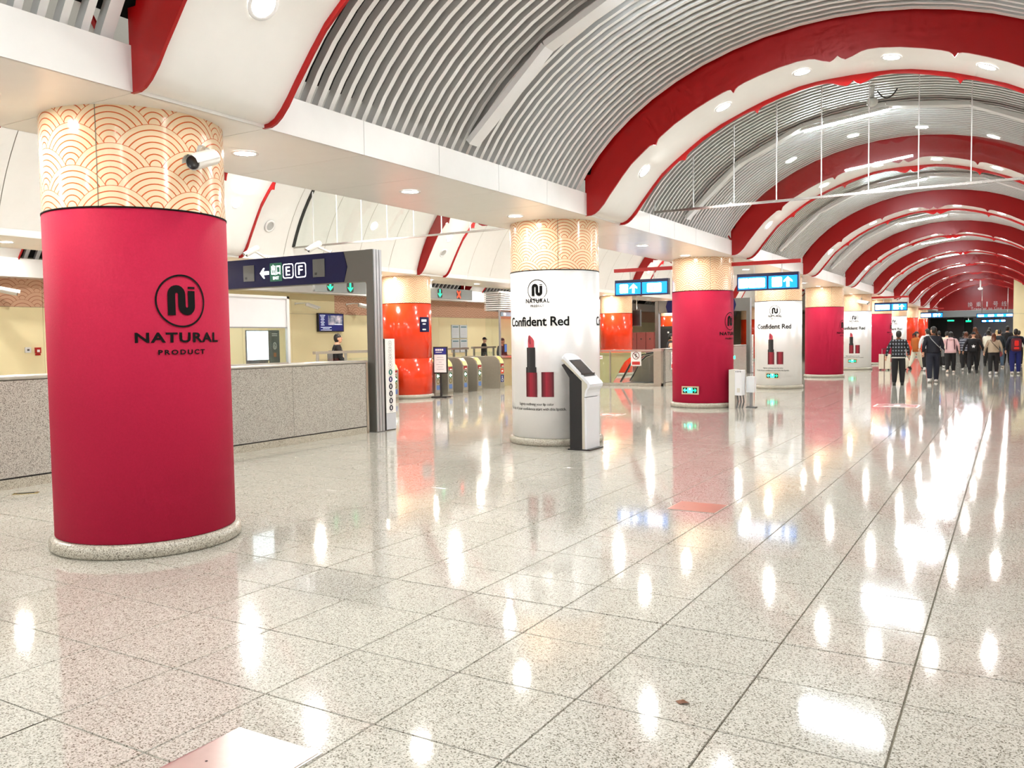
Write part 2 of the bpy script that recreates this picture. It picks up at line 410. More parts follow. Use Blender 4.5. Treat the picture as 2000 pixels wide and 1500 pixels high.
# ------------------------------------------------------------------ scalloped red ribs
LIP = [(0, 5.288), (.05, 5.245), (.094, 5.225), (.18, 5.25), (.285, 5.292), (.36, 5.304), (.5, 5.30), (.744, 5.262), (1.0, 5.20), (1.2, 5.14), (1.285, 5.105), (1.32, 5.075), (1.349, 5.022), (1.385, 5.07), (1.43, 5.07), (1.5, 5.05), (1.7, 4.97), (1.906, 4.876), (2.2, 4.715), (2.4, 4.575), (2.44, 4.54), (2.458, 4.50), (2.471, 4.458), (2.52, 4.47), (2.573, 4.458), (2.70, 4.36), (2.861, 4.228), (3.0, 4.07), (3.1, 3.945), (3.207, 3.815), (3.3, 3.69), (3.385, 3.604), (3.45, 3.56), (3.512, 3.539), (3.60, 3.538)]
SOF = [(0, 5.365), (.3, 5.36), (.5, 5.35), (.744, 5.32), (1.0, 5.26), (1.25, 5.19), (1.5, 5.10), (1.906, 4.935), (2.2, 4.775), (2.4, 4.64), (2.65, 4.46), (2.861, 4.29), (3.03, 4.10), (3.207, 3.885), (3.3, 3.765), (3.385, 3.67), (3.46, 3.605), (3.53, 3.575), (3.60, 3.57)]
def lerp(tab, x):
    for (a, c), (d, e) in zip(tab, tab[1:]):
        if x <= d: return c+(e-c)*(x-a)/(d-a)
    return tab[-1][1]
def rib_meshes(kz, zo):
    st = lambda z: ZS+(z-ZS)*kz
    full = [(-x, st(z)) for x, z in LIP[:0:-1]]+[(x, st(z)) for x, z in LIP]
    def plate(thick):
        b = MB(); n = len(full); vs = []
        for (x, z) in full:
            o = max(zo(x)+.12, z+.1)
            if abs(x) > 3.5: o = min(o, 4.15)
            vs += [(x, 0, z), (x, 0, o), (x, thick, z), (x, thick, o)]
        fs = []
        for i in range(n-1):
            a, c = 4*i, 4*i+4
            fs += [(a, c, c+1, a+1), (a+2, a+3, c+3, c+2), (a, a+2, c+2, c)]
        fs += [(0, 1, 3, 2), (4*n-4, 4*n-2, 4*n-1, 4*n-3)]
        b.add(vs, fs, RED); return b
    fm = plate(.028).mesh('rib_plate')
    b = MB(); sof = [(-x, st(z)) for x, z in SOF[:0:-1]]+[(x, st(z)) for x, z in SOF]
    arc_sheet(b, sof, 0, 2*RIBW, W_PANEL)
    return fm, b.mesh('rib_soffit')
RIB_M = rib_meshes(1.0, z_main); RIB_A = rib_meshes(1.48, z_aisle)
def rib(x, y, ms, n, lab):
    e = empty('trim_%d' % n, (x, y, 0), kind='structure', label=lab)
    link('face_plate', ms[0], e, (0, -RIBW, 0)); link('face_plate', ms[0], e, (0, RIBW-.028, 0)); link('soffit_panel', ms[1], e, (0, -RIBW, 0))
nt = 1
for i in range(-1, 10):
    rib(VC, Y0+i*S, RIB_M, nt, 'scalloped dark red rib arching over the main hall'); nt += 1
for i in range(-1, 9):
    rib(AC, Y0+i*S, RIB_A, nt, 'scalloped red rib arching over the side aisle'); nt += 1
for i in range(0, 7):
    rib(TC, Y0+i*S, RIB_M, nt, 'scalloped red rib of the vault by the yellow wall'); nt += 1

# ------------------------------------------------------------------ beams on the column rows, made of white panels
PL = 1.285
FAS = MB().box(-.012, .012, -PL/2+.004, PL/2-.004, 0, ZF-ZS+.0, W_PANEL).mesh('fascia_panel')
SOFP = MB().box(-.9, .9, -PL/2+.003, PL/2-.003, 0, .02, W_PANEL).mesh('soffit_panel')
def beam(x, name, lab, ia=-1, ib=10, sides=(-1, 1)):
    e = MB().box(x-.87, x+.87, YB, YE, ZS+.022, ZF-.02, JOINT).build(name); tag(e, lab, kind='structure')
    for i in range(ia, ib):
        for k in range(6):
            y = Y0+i*S+RIBW+PL*(k+.5)
            link('soffit_panel', SOFP, e, (x, y, ZS))
            for s in sides: link('fascia_panel', FAS, e, (x+s*.888, y, ZS+.0))
    return e
beam(XC, 'trim_beam_near', 'white panelled beam carried by the near column row')
beam(XC-PX, 'trim_beam_outer', 'white panelled beam carried by the outer column row', ib=8)
beam(2*VC-XC, 'trim_beam_right', 'white panelled beam on the right side', ib=9, sides=(-1,))
# wall-side fascia of the third vault
b = MB(); b.box(-23.6, -23.0, YB, YE, ZS, ZS+.5, W_PANEL); tag(b.build('trim_cove'), 'white cove at the top of the yellow wall', kind='structure')

# ------------------------------------------------------------------ walls
wl = MB(); wl.box(-23.9, -23.62, YB, YE, 0, ZS+.6, JOINT); wl = wl.build('wall_left'); tag(wl, 'pale yellow panelled wall beyond the ticket gates', kind='structure')
edges = [26.0-2.4*k for k in range(13, -24, -1)]
for ya, yb in zip(edges, edges[1:]):
    ya, yb = max(ya, YB), min(yb, YE)
    if yb-ya < .05: continue
    link('wall_panel', MB().box(-23.62, -23.6, ya+.004, yb-.004, 0, ZB-.004, YEL).mesh('wall_panel'), wl)
    plain = 18 < (ya+yb)/2 < 26
    link('wall_panel', MB().box(-23.62, -23.6, ya+.004, yb-.004, ZB+.004, ZS, YEL if plain else WBAND).mesh('wall_panel'), wl)
wr = MB().box(6, 6.2, 9, 62.4, 0, 6.5, YEL).build('wall_right'); tag(wr, 'pale yellow wall along the right of the hall', kind='structure')
wy = MB().box(.02, 6, 62.5, 66, 0, 6.4, JOINT).build('wall_yellow_block'); tag(wy, 'pale yellow wall closing the right side of the hall', kind='structure')
for (z0, z1) in ((0, .74), (.75, 2.81), (2.82, 5.0), (5.01, 6.4)):
    for x in range(3): link('wall_panel', MB().box(0+2*x+.004*(x > 0), 2*x+1.996, 62.44, 62.5, z0, z1, YEL).mesh('wall_panel'), wy)
# end wall: red tympanum above a passage
b = MB()
pts = arc(z_main, 3.75, 24)
vs = [(VC+dx, YE, ZS) for dx, z in pts]+[(VC+dx, YE, z+.3) for dx, z in pts]; n = len(pts)
b.add(vs, [(i, i+1, n+i+1, n+i) for i in range(n-1)], RED)
b.box(VC-4.4, VC+4.4, YE, YE+.15, ZS-.02, ZS+.02, W_PANEL)
we = b.build('wall_end'); tag(we, 'dark red arched end wall above the passage', kind='structure')
b = MB(); b.box(VC-5.2, VC+6, YE+.2, YE+14, 3.1, 3.3, mat('passage_ceiling', (.45, .46, .45), .6), ); b.box(VC-5.2, VC+5, YE+.02, YE+.2, 3.0, ZS, mat('passage_grey', (.28, .29, .28), .5))
b.box(VC-5.4, VC-5.2, YE, YE+14, 0, 3.2, DGREY); b.box(VC-5.4, VC-1.4, YE+13.8, YE+14, 0, 3.2, mat('passage_dark', (.05, .055, .05), .5)); b.box(VC-1.4, VC+6, YE+13.8, YE+14, 0, 3.2, mat('passage_lilac', (.36, .36, .40), .5)); b.box(VC-3.4, VC-2.0, YE+9, YE+9.3, 0, 3.1, BLACK)
tag(b.build('wall_passage'), 'dim grey passage under the red end wall', kind='structure')
b = MB(); b.box(-23.6, XC-.6, YE, YE+.2, 0, 7, mat('end_panel', srgb(205, 196, 170), .5)); tag(b.build('wall_aisle_end'), 'plain wall closing the side aisle', kind='structure')

# ------------------------------------------------------------------ lamps
RINGM = MB().lathe([(.102, -.004), (.128, -.012), (.134, 0.0)], W_WHITE, 20).mesh('trim_ring')
LENSM = MB().add(*disc_geo(.104, n=20), E_WHITE).mesh('lens')
LN = {}
def lamp_data(key, power, col, size):
    if key not in LN:
        d = bpy.data.lights.new(key, 'AREA'); d.shape = 'DISK'; d.size = size; d.energy = power; d.color = col; LN[key] = d
    return LN[key]
def downlight(pos, nrm, label, group, power, col=(1, .98, .945)):
    rot = Vector(nrm).to_track_quat('-Z', 'Y').to_euler()
    o = empty('downlight', pos, 0, label, 'downlight', group); o.rotation_euler = rot
    link('trim_ring', RINGM, o); link('lens', LENSM, o, (0, 0, -.003))
    l = bpy.data.objects.new('lamp', lamp_data('lamp_%s_%.2f' % (power, col[2]), power, col, .205)); COL.objects.link(l); l.parent = o; l.location = (0, 0, -.016)
def soffit_at(dx, kz): return ZS+(lerp(SOF, abs(dx))-ZS)*kz
def soffit_n(dx, kz):
    e = .02; dz = soffit_at(abs(dx)+e, kz)-soffit_at(abs(dx)-e, kz); s = 1 if dx > 0 else -1
    return Vector((dz*s, 0, -2*e)).normalized()
RIBNAME = {-1: 'behind the camera'}
for i in range(-1, 10):
    nm = 'main hall red rib just behind the camera' if i < 0 else ORD[i]+' red rib of the main hall'
    for k, dx in enumerate((-2.9, -1.68, -.57, .57, 1.68, 2.9)):
        nn = soffit_n(dx, 1)
        downlight(Vector((VC+dx, Y0+i*S, soffit_at(dx, 1)))+nn*.004, nn, 'round downlight, %s from the left on the %s' % (ORD[k], nm), 'downlights on the main hall ribs', P_RIB)
for i in range(-1, 7):
    nm = 'side aisle red rib behind the camera' if i < 0 else ORD[i]+' red rib of the side aisle'
    for k, dx in enumerate((-2.9, -1.1, 1.1, 2.9)):
        nn = soffit_n(dx, 1.48)
        downlight(Vector((AC+dx, Y0+i*S, soffit_at(dx, 1.48)))+nn*.004, nn, 'round downlight, %s from the left on the %s' % (ORD[k], nm), 'downlights on the aisle ribs', P_AISLE)
n = 0
for r_, (bx, nm, ib) in enumerate(((XC, 'near beam', 9), (XC-PX, 'outer beam', 6))):
    for i in range(-1, ib):
        for k, dy in enumerate((1.22, 3.86, S-1.25)):
            where = ('just past the %s column' % ORD[i] if k == 0 else ('midway past the %s column' % ORD[i] if k == 1 else 'just before the %s column' % ORD[i+1])) if i >= 0 else ('just before the first column' if k == 2 else ('second last before the first column' if k == 1 else 'third last before the first column'))
            downlight((bx, Y0+i*S+dy, ZS-.001), (0, 0, -1), 'warm round downlight in the %s soffit, %s' % (nm, where), 'downlights in the beam soffits', P_BEAM if r_ == 0 else P_OUTER, (1, .93, .82))
for k, (px_, py_) in enumerate(((-3.6, 84), (-.4, 84), (-1.9, 90))):
    downlight((px_, py_, 3.098), (0, 0, -1), 'round downlight in the far passage ceiling, %s' % ('left', 'right', 'deepest')[k], 'downlights in the far passage', P_BEAM)
for i in range(0, 6):
    for k, dx in enumerate((-2.6, 1.0)):
        nn = soffit_n(dx, 1)
        downlight(Vector((TC+dx, Y0+i*S, soffit_at(dx, 1)))+nn*.004, nn, 'round downlight, %s on the %s rib of the vault by the yellow wall' % (('left', 'right')[k], ORD[i]), 'downlights by the yellow wall', P_AISLE)

# cable trays with fluorescent tubes along the middle of each bay
TRAY = [(-3.52, 3.99), (-2.5, 4.92), (-1.33, 5.46), (.05, 5.63), (1.33, 5.46), (2.5, 4.92), (3.52, 3.99)]
b = MB()
for (p, q) in zip(TRAY, TRAY[1:]):
    a = math.atan2(q[1]-p[1], q[0]-p[0]); L = math.hypot(q[0]-p[0], q[1]-p[1])
    T = Matrix.Translation(((p[0]+q[0])/2, 0, (p[1]+q[1])/2)) @ Matrix.Rotation(-a, 4, 'Y')
    b.box(-L/2-.005, L/2+.005, -.10, .10, 0, .012, W_WHITE, T=T); b.box(-L/2, L/2, -.10, -.088, .012, .07, W_WHITE, T=T); b.box(-L/2, L/2, .088, .10, .012, .07, W_WHITE, T=T)
TRAYM = b.mesh('tray')
a = math.atan2(5.63-5.46, 1.38); TT = Matrix.Translation((-.64, 0, 5.545)) @ Matrix.Rotation(-a, 4, 'Y')
HOUS = MB().box(-.74, .74, -.055, .055, -.045, 0, W_WHITE, T=TT @ Matrix.Translation((0, 0, -.004))).mesh('housing')
b = MB()
for s in (-1, 1): b.tube([TT @ Vector((-.70, s*.028, -.062)), TT @ Vector((.70, s*.028, -.062))], .016, E_TUBE, 8)
TUBM = b.mesh('tube')
for i in range(-1, 10):
    y = Y0+i*S+S/2-(.6 if i == 7 else 0)
    o = empty('cable_tray', (VC, y, 0), label='white folded cable tray under the slats %s' % ('behind the first rib' if i < 0 else 'between the %s and %s ribs' % (ORD[i], ORD[i+1])), cat='cable tray', group='cable trays across the vault')
    link('channel', TRAYM, o)
    t = empty('tube_light'); t.parent = o
    link('housing', HOUS, t); link('tube', TUBM, t)
# ------------------------------------------------------------------ columns
def cyl_uv(name, r, z0, z1, m, n=56):
    b = MB(); vs = []; fs = []
    for i in range(n): a = 2*PI*i/n; vs += [(r*math.cos(a), r*math.sin(a), z0), (r*math.cos(a), r*math.sin(a), z1)]
    for i in range(n): j = (i+1) % n; fs.append((2*i, 2*j, 2*j+1, 2*i+1))
    b.add(vs, fs, m, True); me = b.mesh(name); uv = me.uv_layers.new(name='UVMap')
    for pi, p in enumerate(me.polygons):
        us = (pi/n, (pi+1)/n, (pi+1)/n, pi/n); zs = (0, 0, z1-z0, z1-z0)
        for k, li in enumerate(p.loop_indices): uv.data[li].uv = (us[k]*2*PI*r, zs[k])
    return me
C_BAND = cyl_uv('pattern_band', RC-.004, ZB, ZS, BAND)
C_BASE = MB().lathe([(.0, 0), (.755, 0), (.772, .02), (.776, .06), (.768, .092), (.745, .112), (RC-.02, .116)], GRANB, 64).mesh('plinth')
C_TRIM = MB().lathe([(RC-.01, ZB-.012), (RC+.004, ZB-.010), (RC+.004, ZB+.002), (RC-.01, ZB+.004)], PRINT, 64).mesh('trim_ring')
def body_mesh(m, name, r=RC): return MB().lathe([(r-.02, .114), (r, .122), (r, ZB-.01), (r-.02, ZB-.008)], m, 72).mesh(name)
B_CRIM, B_WHITE = body_mesh(CRIM, 'wrap'), body_mesh(WRAP, 'wrap')
b = MB().lathe([(RC-.02, .114), (RC, .12), (RC, 1.16), (RC-.012, 1.163), (RC-.012, 1.172), (RC, 1.175), (RC, ZB-.012), (RC-.02, ZB-.008)], ORNG, 72); B_ORNG = b.mesh('cladding')
C_SEAM = MB().lathe([(RC-.002, ZB), (RC-.002, ZS)], JOINT, 1, a0=-.004, a1=.004).mesh('seam')
RP = RC+.006
def wrapadd(b, geo, ang, z, m, rad=RP): vs, fs = geo; b.add(*refine_wrap(vs, fs, ang, z, rad), m)
def shift(g, x, y): return [(v[0]+x, v[1]+y, 0) for v in g[0]], g[1]
def band_poly(pts, w):
    """constant-width stroke along pts (for the emblem letters)"""
    vs = []; fs = []
    for i, p in enumerate(pts):
        a = pts[max(0, i-1)]; c = pts[min(len(pts)-1, i+1)]; d = Vector((c[0]-a[0], c[1]-a[1])); d = d.normalized() if d.length else Vector((1, 0))
        n_ = Vector((-d.y, d.x))*w/2; vs += [(p[0]+n_.x, p[1]+n_.y, 0), (p[0]-n_.x, p[1]-n_.y, 0)]
    for i in range(len(pts)-1): fs.append((2*i, 2*i+1, 2*i+3, 2*i+2))
    return vs, fs
def emblem(b, ang, z, d, m=PRINT):
    """ring with the rounded N and i monogram, d = ring diameter"""
    s = d/2
    wrapadd(b, ring_geo(s, s*.93, n=48), ang, z, m)
    w = .29*s; x0, x1, x2 = -.40*s, 0, .40*s; r1 = .20*s
    arcp = lambda cx, cy, r, a0, a1: [(cx+r*math.cos(a0+(a1-a0)*i/10), cy+r*math.sin(a0+(a1-a0)*i/10)) for i in range(11)]
    path = [(x0, -.54*s), (x0, -.2*s), (x0, .15*s)]+arcp(x0+r1, .25*s, r1, PI, 0)+[(x1, .12*s), (x1, -.1*s)]+arcp(x1+r1, -.19*s, r1, PI, 2*PI)+[(x2, 0), (x2, .39*s)]
    wrapadd(b, band_poly(path, w), ang, z, m)
    wrapadd(b, strip_rect(w, .075*s, x2, .51*s, 1), ang, z, m)
def logo_print(ang, zr, d, zn, wn, hn, zp, wp, hp):
    b = MB(); emblem(b, ang, zr, d)
    wrapadd(b, fit_text('NATURAL', wn, hn, .03, 1.12), ang, zn, PRINT)
    wrapadd(b, fit_text('PRODUCT', wp, hp, .035, 1.35), ang, zp, PRINT)
    return b.mesh('logo')
LOGO_C = logo_print(R(-11), 2.04, .425, 1.747, .735, .082, 1.630, .40, .040)
LOGO_W = logo_print(R(-85), 2.452, .335, 2.287, .41, .068, 2.206, .228, .034)
HEAD = MB(); wrapadd(HEAD, fit_text('Confident Red', 1.15, None, .02, .97), R(-90), 1.965, PRINT); HEAD = HEAD.mesh('headline')
HEAD2 = MB(); wrapadd(HEAD2, fit_text('Confident Red', 1.15, None, .02, .97), R(47), 1.965, PRINT); HEAD2 = HEAD2.mesh('headline')
CAP = MB(); wrapadd(CAP, fit_text('Slightly outlining your lip color', .64, None, 0, .92), R(-90), .655, PRINT); wrapadd(CAP, fit_text('The day of your confidence start with this lipstick.', 1.13, None, 0, .92), R(-94), .578, PRINT); CAP = CAP.mesh('caption')
L_TIP = mat('lipstick_bullet', srgb(196, 72, 84), .4, var=.1, scale=12); L_TIP2 = mat('lipstick_slant', srgb(150, 40, 56), .4, var=.05)
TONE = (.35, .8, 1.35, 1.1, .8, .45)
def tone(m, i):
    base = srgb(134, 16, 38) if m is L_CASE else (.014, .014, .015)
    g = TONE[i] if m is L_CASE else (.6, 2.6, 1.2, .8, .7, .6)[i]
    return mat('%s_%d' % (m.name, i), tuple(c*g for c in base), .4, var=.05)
L_CASE = mat('lipstick_case', srgb(128, 14, 34), .4, var=.12, scale=9); L_BLK = mat('lipstick_tube', (.01, .01, .011), .35, var=.1)
b = MB(); ang = R(-94)
def poly_wrap(b, pts, m, rad=RP): wrapadd(b, ([(x, y, 0) for x, y in pts], [tuple(range(len(pts)))]), ang, 0, m, rad)
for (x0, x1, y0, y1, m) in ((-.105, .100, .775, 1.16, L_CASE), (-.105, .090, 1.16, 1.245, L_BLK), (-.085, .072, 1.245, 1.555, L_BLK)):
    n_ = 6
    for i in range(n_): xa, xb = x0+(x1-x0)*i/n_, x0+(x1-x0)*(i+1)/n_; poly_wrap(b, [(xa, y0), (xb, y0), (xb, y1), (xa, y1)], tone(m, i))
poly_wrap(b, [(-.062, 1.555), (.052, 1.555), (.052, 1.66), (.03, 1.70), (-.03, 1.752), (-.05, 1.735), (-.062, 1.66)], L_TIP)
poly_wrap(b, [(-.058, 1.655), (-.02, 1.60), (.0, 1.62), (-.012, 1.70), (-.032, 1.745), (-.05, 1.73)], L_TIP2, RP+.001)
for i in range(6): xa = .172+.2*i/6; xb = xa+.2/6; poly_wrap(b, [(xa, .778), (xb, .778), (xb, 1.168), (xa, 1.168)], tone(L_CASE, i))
LIPS = b.mesh('lipstick_print')
def exit_sign_mesh():
    b = MB(); w, h = .42, .19
    b.box(-w/2, w/2, -.035, 0, -h/2, h/2, mat('exit_frame', srgb(205, 190, 160), .4)); b.box(-w/2+.03, w/2-.03, -.038, -.034, -h/2+.03, h/2-.03, BLACK)
    T = plane_T((0, -.040, 0), (1, 0, 0))
    b.add(*rrect_geo(.13, .12, .01), E_CYAN, T=T); b.add(*arrow_geo(.11, PI/2, -.115, 0), E_CYAN, T=T); b.add(*arrow_geo(.11, -PI/2, .115, 0), E_GREEN, T=T)
    b.add(*disc_geo(.02, .0, .03, 10), E_ICON, T=plane_T((0, -.0405, 0), (1, 0, 0)))
    return b
ECASE = exit_sign_mesh().mesh('exit_sign')
WORDN = ['nearest', 'second', 'third', 'fourth', 'fifth', 'sixth', 'seventh', 'eighth', 'ninth', 'tenth']
for i in range(0, 10):
    y = Y0+i*S
    if i < 8: kind = 'crimson' if i % 2 == 0 else 'white'
    else: kind = 'orange'
    if kind == 'crimson': lab = '%s column of the near row, wrapped in crimson with a black ring emblem' % WORDN[i]
    elif kind == 'white': lab = '%s column of the near row, white wrap with lipstick advertisement' % WORDN[i]
    else: lab = '%s column of the near row, plain orange-red below the wave band' % WORDN[i]
    c = empty('column', (XC, y, 0), 0, lab, 'column', 'round columns of the near row')
    link('plinth', C_BASE, c); link('pattern_band', C_BAND, c); link('trim_ring', C_TRIM, c)
    for sa in (-58, 62, 182): link('seam', C_SEAM, c, rot=(0, 0, R(sa)))
    if kind == 'crimson': link('wrap', B_CRIM, c); link('logo', LOGO_C, c)
    elif kind == 'white':
        link('wrap', B_WHITE, c); link('logo', LOGO_W, c); link('headline', HEAD, c); link('headline', HEAD2, c); link('caption', CAP, c); link('lipstick_print', LIPS, c)
    else: link('cladding', B_ORNG, c)
    if i in (2, 3, 5, 6):
        a = R(-95 if i == 2 else (-90 if i != 6 else -35)); q = link('exit_sign', ECASE, None, (XC+(RC+.0)*math.cos(a), y+RC*math.sin(a), .42), (0, 0, a+PI/2))
        tag(q, 'lit green exit sign low on the %s column' % {2: 'third, crimson', 3: 'fourth, white', 5: 'sixth, white', 6: 'seventh, crimson'}[i], 'exit sign', 'low exit signs on columns')
for i in range(-1, 8):
    c = empty('column', (XC-PX, Y0+i*S, 0), 0, 'orange-red column of the outer row, %s' % ('behind the camera' if i < 0 else '%s one along the ticket gates' % ORD[i]), 'column', 'orange columns of the outer row')
    link('plinth', C_BASE, c); link('pattern_band', C_BAND, c); link('trim_ring', C_TRIM, c); link('cladding', B_ORNG, c)
for i in range(0, 8):
    c = empty('column', (2*VC-XC, Y0+i*S, 0), 0, 'orange-red column of the right row, %s from the camera' % ORD[i], 'column', 'orange columns of the right row')
    link('plinth', C_BASE, c); link('pattern_band', C_BAND, c); link('cladding', B_ORNG, c)
# ------------------------------------------------------------------ smoke barriers of glass
def barrier(cx, zf, y, zr, x0, x1, lab, seal=False, pitch=.715):
    e = empty('smoke_barrier', (cx, y, 0), 0, lab, 'glass barrier')
    js = [k*pitch for k in range(-6, 7) if x0 < k*pitch < x1]; ed = [x0]+js+[x1]
    for a, c in zip(ed, ed[1:]):
        n_ = 4; top = [(a+(c-a)*t/n_, zf(a+(c-a)*t/n_)-.004) for t in range(n_+1)]
        if min(t[1] for t in top) < zr+.02: top = [(x, max(z, zr+.03)) for x, z in top]
        MB().prism([(a+.006, zr+.02), (c-.006, zr+.02)]+[(min(max(x, a+.006), c-.006), z) for x, z in top[::-1]], -.005, .005, GLASS2, 'y').build('pane', e)
    for x in js: MB().box(x-.008, x+.008, -.012, .012, zr, zf(x), mat('seal_white', (.8, .82, .82), .4)).build('joint_seal', e)
    MB().box(x0, x1, -.02, .02, zr-.018, zr+.02, mat('rail_steel', (.42, .40, .37), .25, 1, var=.05)).build('bottom_rail', e)
    if seal:
        pts = [p for p in arc(zf, 3.5, 40) if p[1] > zr]; b = MB(); arc_sheet(b, pts, -.05, .05, BLACK, -.012); b.build('edge_seal', e)
    return e
barrier(VC, z_main, Y0+S+2.19, 3.93, -3.58, 3.58, 'frameless glass smoke barrier hanging across the main vault')
barrier(AC, z_aisle, Y0+S+2.19, 3.885, -3.48, 3.48, 'frameless glass smoke barrier hanging across the side aisle', True)

# ------------------------------------------------------------------ signs hung from the column bars
def blue_sign(x0, x1, y, icons, lab, sub='blue sign'):
    z0, z1 = 2.74, 3.135; e = empty('blue_sign', ((x0+x1)/2, y, z0), 0, lab, 'sign', 'hanging blue signs'); w = (x1-x0)/2; h = z1-z0
    MB().box(-w, w, -.07, .07, 0, h, mat('sign_case', srgb(20, 24, 70), .3, var=.05)).build('case', e)
    mid = 0
    for s in (-1, 1): MB().box(min(0, s*w)+.03, max(0, s*w)-.03 if s > 0 else -.012, -.078, -.07, .035, h-.075, E_BLUE).build('panel', e)
    b = MB(); T = plane_T((0, -.081, h/2-.02), (1, 0, 0))
    for (k, cx) in icons:
        if k == 'sq': b.add(*rrect_geo(.23, .225, .03, cx), E_ICON, T=T)
        elif k == 'up': b.add(*arrow_geo(.24, 0, cx), E_ICON, T=T)
        elif k == 'blk':
            b.add(*rrect_geo(.38, .225, .03, cx), E_ICON, T=T); T2 = plane_T((0, -.083, h/2-.02), (1, 0, 0))
            for q in (-.12, -.02, .10): b.add(*rrect_geo(.055, .10, .01, cx+q, -.02), E_PINK, T=T2)
            b.add(*rrect_geo(.26, .03, .01, cx, .06), E_PINK, T=T2)
    b.build('symbols', e)
    for x in (-w*.45, w*.45): MB().tube([(x, 0, h), (x, 0, 3.339-z0)], .014, W_WHITE).build('hanger_rod', e)
def sign_bar(xa, xb, y, lab):
    o = MB().box(xa, xb, -.045, .045, 3.34, 3.425, mat('bar_red', srgb(190, 24, 24), .35)); q = o.build('sign_bar', loc=(0, y, 0)); tag(q, lab, 'sign bar', 'red sign bars on columns'); return q
for i, nm in ((2, 'third'), (5, 'sixth'), (8, 'ninth')):
    y = Y0+i*S
    for s, sn in ((-1, 'aisle'), (1, 'hall')):
        xa, xb = (XC-2.3, XC-RC+.006) if s < 0 else (XC+RC-.006, XC+2.3)
        sign_bar(xa, xb, y, 'red bar on the %s side of the %s column, carrying a blue sign' % (sn, nm))
        if s < 0: blue_sign(XC-2.265, XC-.845, y, [('sq', -.46), ('up', -.20), ('blk', .35)], 'blue lit sign hung on the aisle side of the %s column' % nm)
        else: blue_sign(XC+.855, XC+2.265, y, [('sq', -.55), ('blk', -.24), ('sq', .22), ('up', .47)], 'blue lit sign hung on the hall side of the %s column' % nm)
# far signs over the passage
for (x0, x1, y, z0, z1, lab) in ((-2.50, .0, 76.3, 2.80, 3.14, 'wide blue lit sign hung across the far passage entrance'), (-2.4, -.55, 84.5, 2.50, 2.78, 'smaller blue lit sign deep in the far passage')):
    e = empty('blue_sign', ((x0+x1)/2, y, z0), 0, lab, 'sign'); w = (x1-x0)/2
    MB().box(-w, w, -.07, .07, 0, z1-z0, NAVY).build('case', e); MB().box(-w+.04, w-.04, -.078, -.07, .05, z1-z0-.05, E_BLUE).build('panel', e)
    b = MB()
    for k, x in enumerate((-.75, -.2, .3, .8)): b.add(*rrect_geo(w*.32, (z1-z0)*.5, .03, x*w, 0), E_ICON if k != 2 else emat('sign_mint', srgb(190, 255, 235), 2.5), T=plane_T((0, -.081, (z1-z0)/2), (1, 0, 0)))
    b.build('symbols', e)
    for x in (-w*.7, w*.7): MB().tube([(x, 0, z1-z0), (x, 0, (5.68 if y < YE else 3.11)-z0)], .02, STEEL).build('hanger_rod', e)
b = MB(); b.box(-.25, .25, -.04, .04, 0, .2, BLACK); b.add(*rrect_geo(.42, .15, .02, 0, .10), E_GREEN, T=plane_T((0, -.045, 0), (1, 0, 0)))
tag(b.build('exit_sign', loc=(-3.35, 84, 2.55)), 'bright green exit sign under the far passage ceiling', 'exit sign')
tag(MB().tube([(0, 0, 0), (0, 0, .35)], .012, STEEL).build('hanger_rod', loc=(-3.35, 84, 2.75)), 'thin rod above the far green exit sign', 'rod')
b = MB(); b.box(-.3, .3, -.04, .04, 0, .16, BLACK); b.add(*rrect_geo(.5, .12, .02, 0, .08), E_GREEN, T=plane_T((0, -.045, 0), (1, 0, 0)))
tag(b.build('exit_sign', loc=(-4.6, YE+.0, 2.62)), 'dim green exit sign left in the far passage', 'exit sign')
# lettering on the red end wall
LET = mat('letter_grey', srgb(215, 200, 200), .4, var=.05)
WLT = empty('wall_lettering', (0, YE-.03, 0), 0, 'raised grey lettering on the dark red end wall', 'lettering')
for k, ch in enumerate('换乘1号线'):
    g = fit_text(ch, .36 if ch != '1' else .10, .42, 0)
    if g[0]: MB().add(*g, LET, T=plane_T((-3.15+k*.62, 0, 4.02), (1, 0, 0))).build('character', WLT)
MB().add(*fit_text('Transfer to Line 1', 2.5, None, .01, 1.1), LET, T=plane_T((-1.85, 0, 3.66), (1, 0, 0))).build('english_line', WLT)

# ------------------------------------------------------------------ granite counters, portals, booths
def counter(x, y0, y1, h, lab, th=.55):
    e = empty('counter', (x, (y0+y1)/2, 0), 0, lab, 'counter'); L = (y1-y0)/2; n_ = max(1, round((y1-y0)/1.95)); p = 2*L/n_
    MB().box(-th, -.02, -L, L, .0, h-.03, GRANC).build('core', e)
    for k in range(n_): MB().box(-.02, 0, -L+k*p+.003, -L+(k+1)*p-.003, .135, h-.05, GRANC).build('front_panel', e)
    MB().box(-.025, .004, -L, L, .118, .132, BLACK).build('shadow_joint', e)
    MB().box(-.02, .006, -L, L, 0, .116, GRANB).build('kick_board', e)
    b = MB(); prof = [(-th-.02, h-.05), (-.01, h-.05), (.012, h-.035), (.016, h-.015), (.004, h), (-th-.02, h)]
    b.prism(prof, -L, L+.012, STEEL, 'y'); b.build('steel_cap', e)
    MB().box(-.02, .014, L-.035, L+.012, 0, h-.03, STEEL).build('end_strip', e)
    return e
counter(-10.22, -1.0, 12.08, 1.335, 'long speckled granite counter with steel cap behind the nearest column')
counter(-10.22, 27.68, 37.9, 1.29, 'speckled granite counter beside the escalator, seen past the third column', .26)
b = MB(); b.box(-.14, .14, -.02, .02, 0, .06, BLACK); b.add(*rrect_geo(.2, .1, .02, 0, 0), E_GREEN, T=plane_T((.006, 0, .0), (0, 1, 0)))
ex = empty('exit_sign', (-10.212, 35.85, .77), 0, 'small lit green exit sign on the granite counter past the third column', 'exit sign')
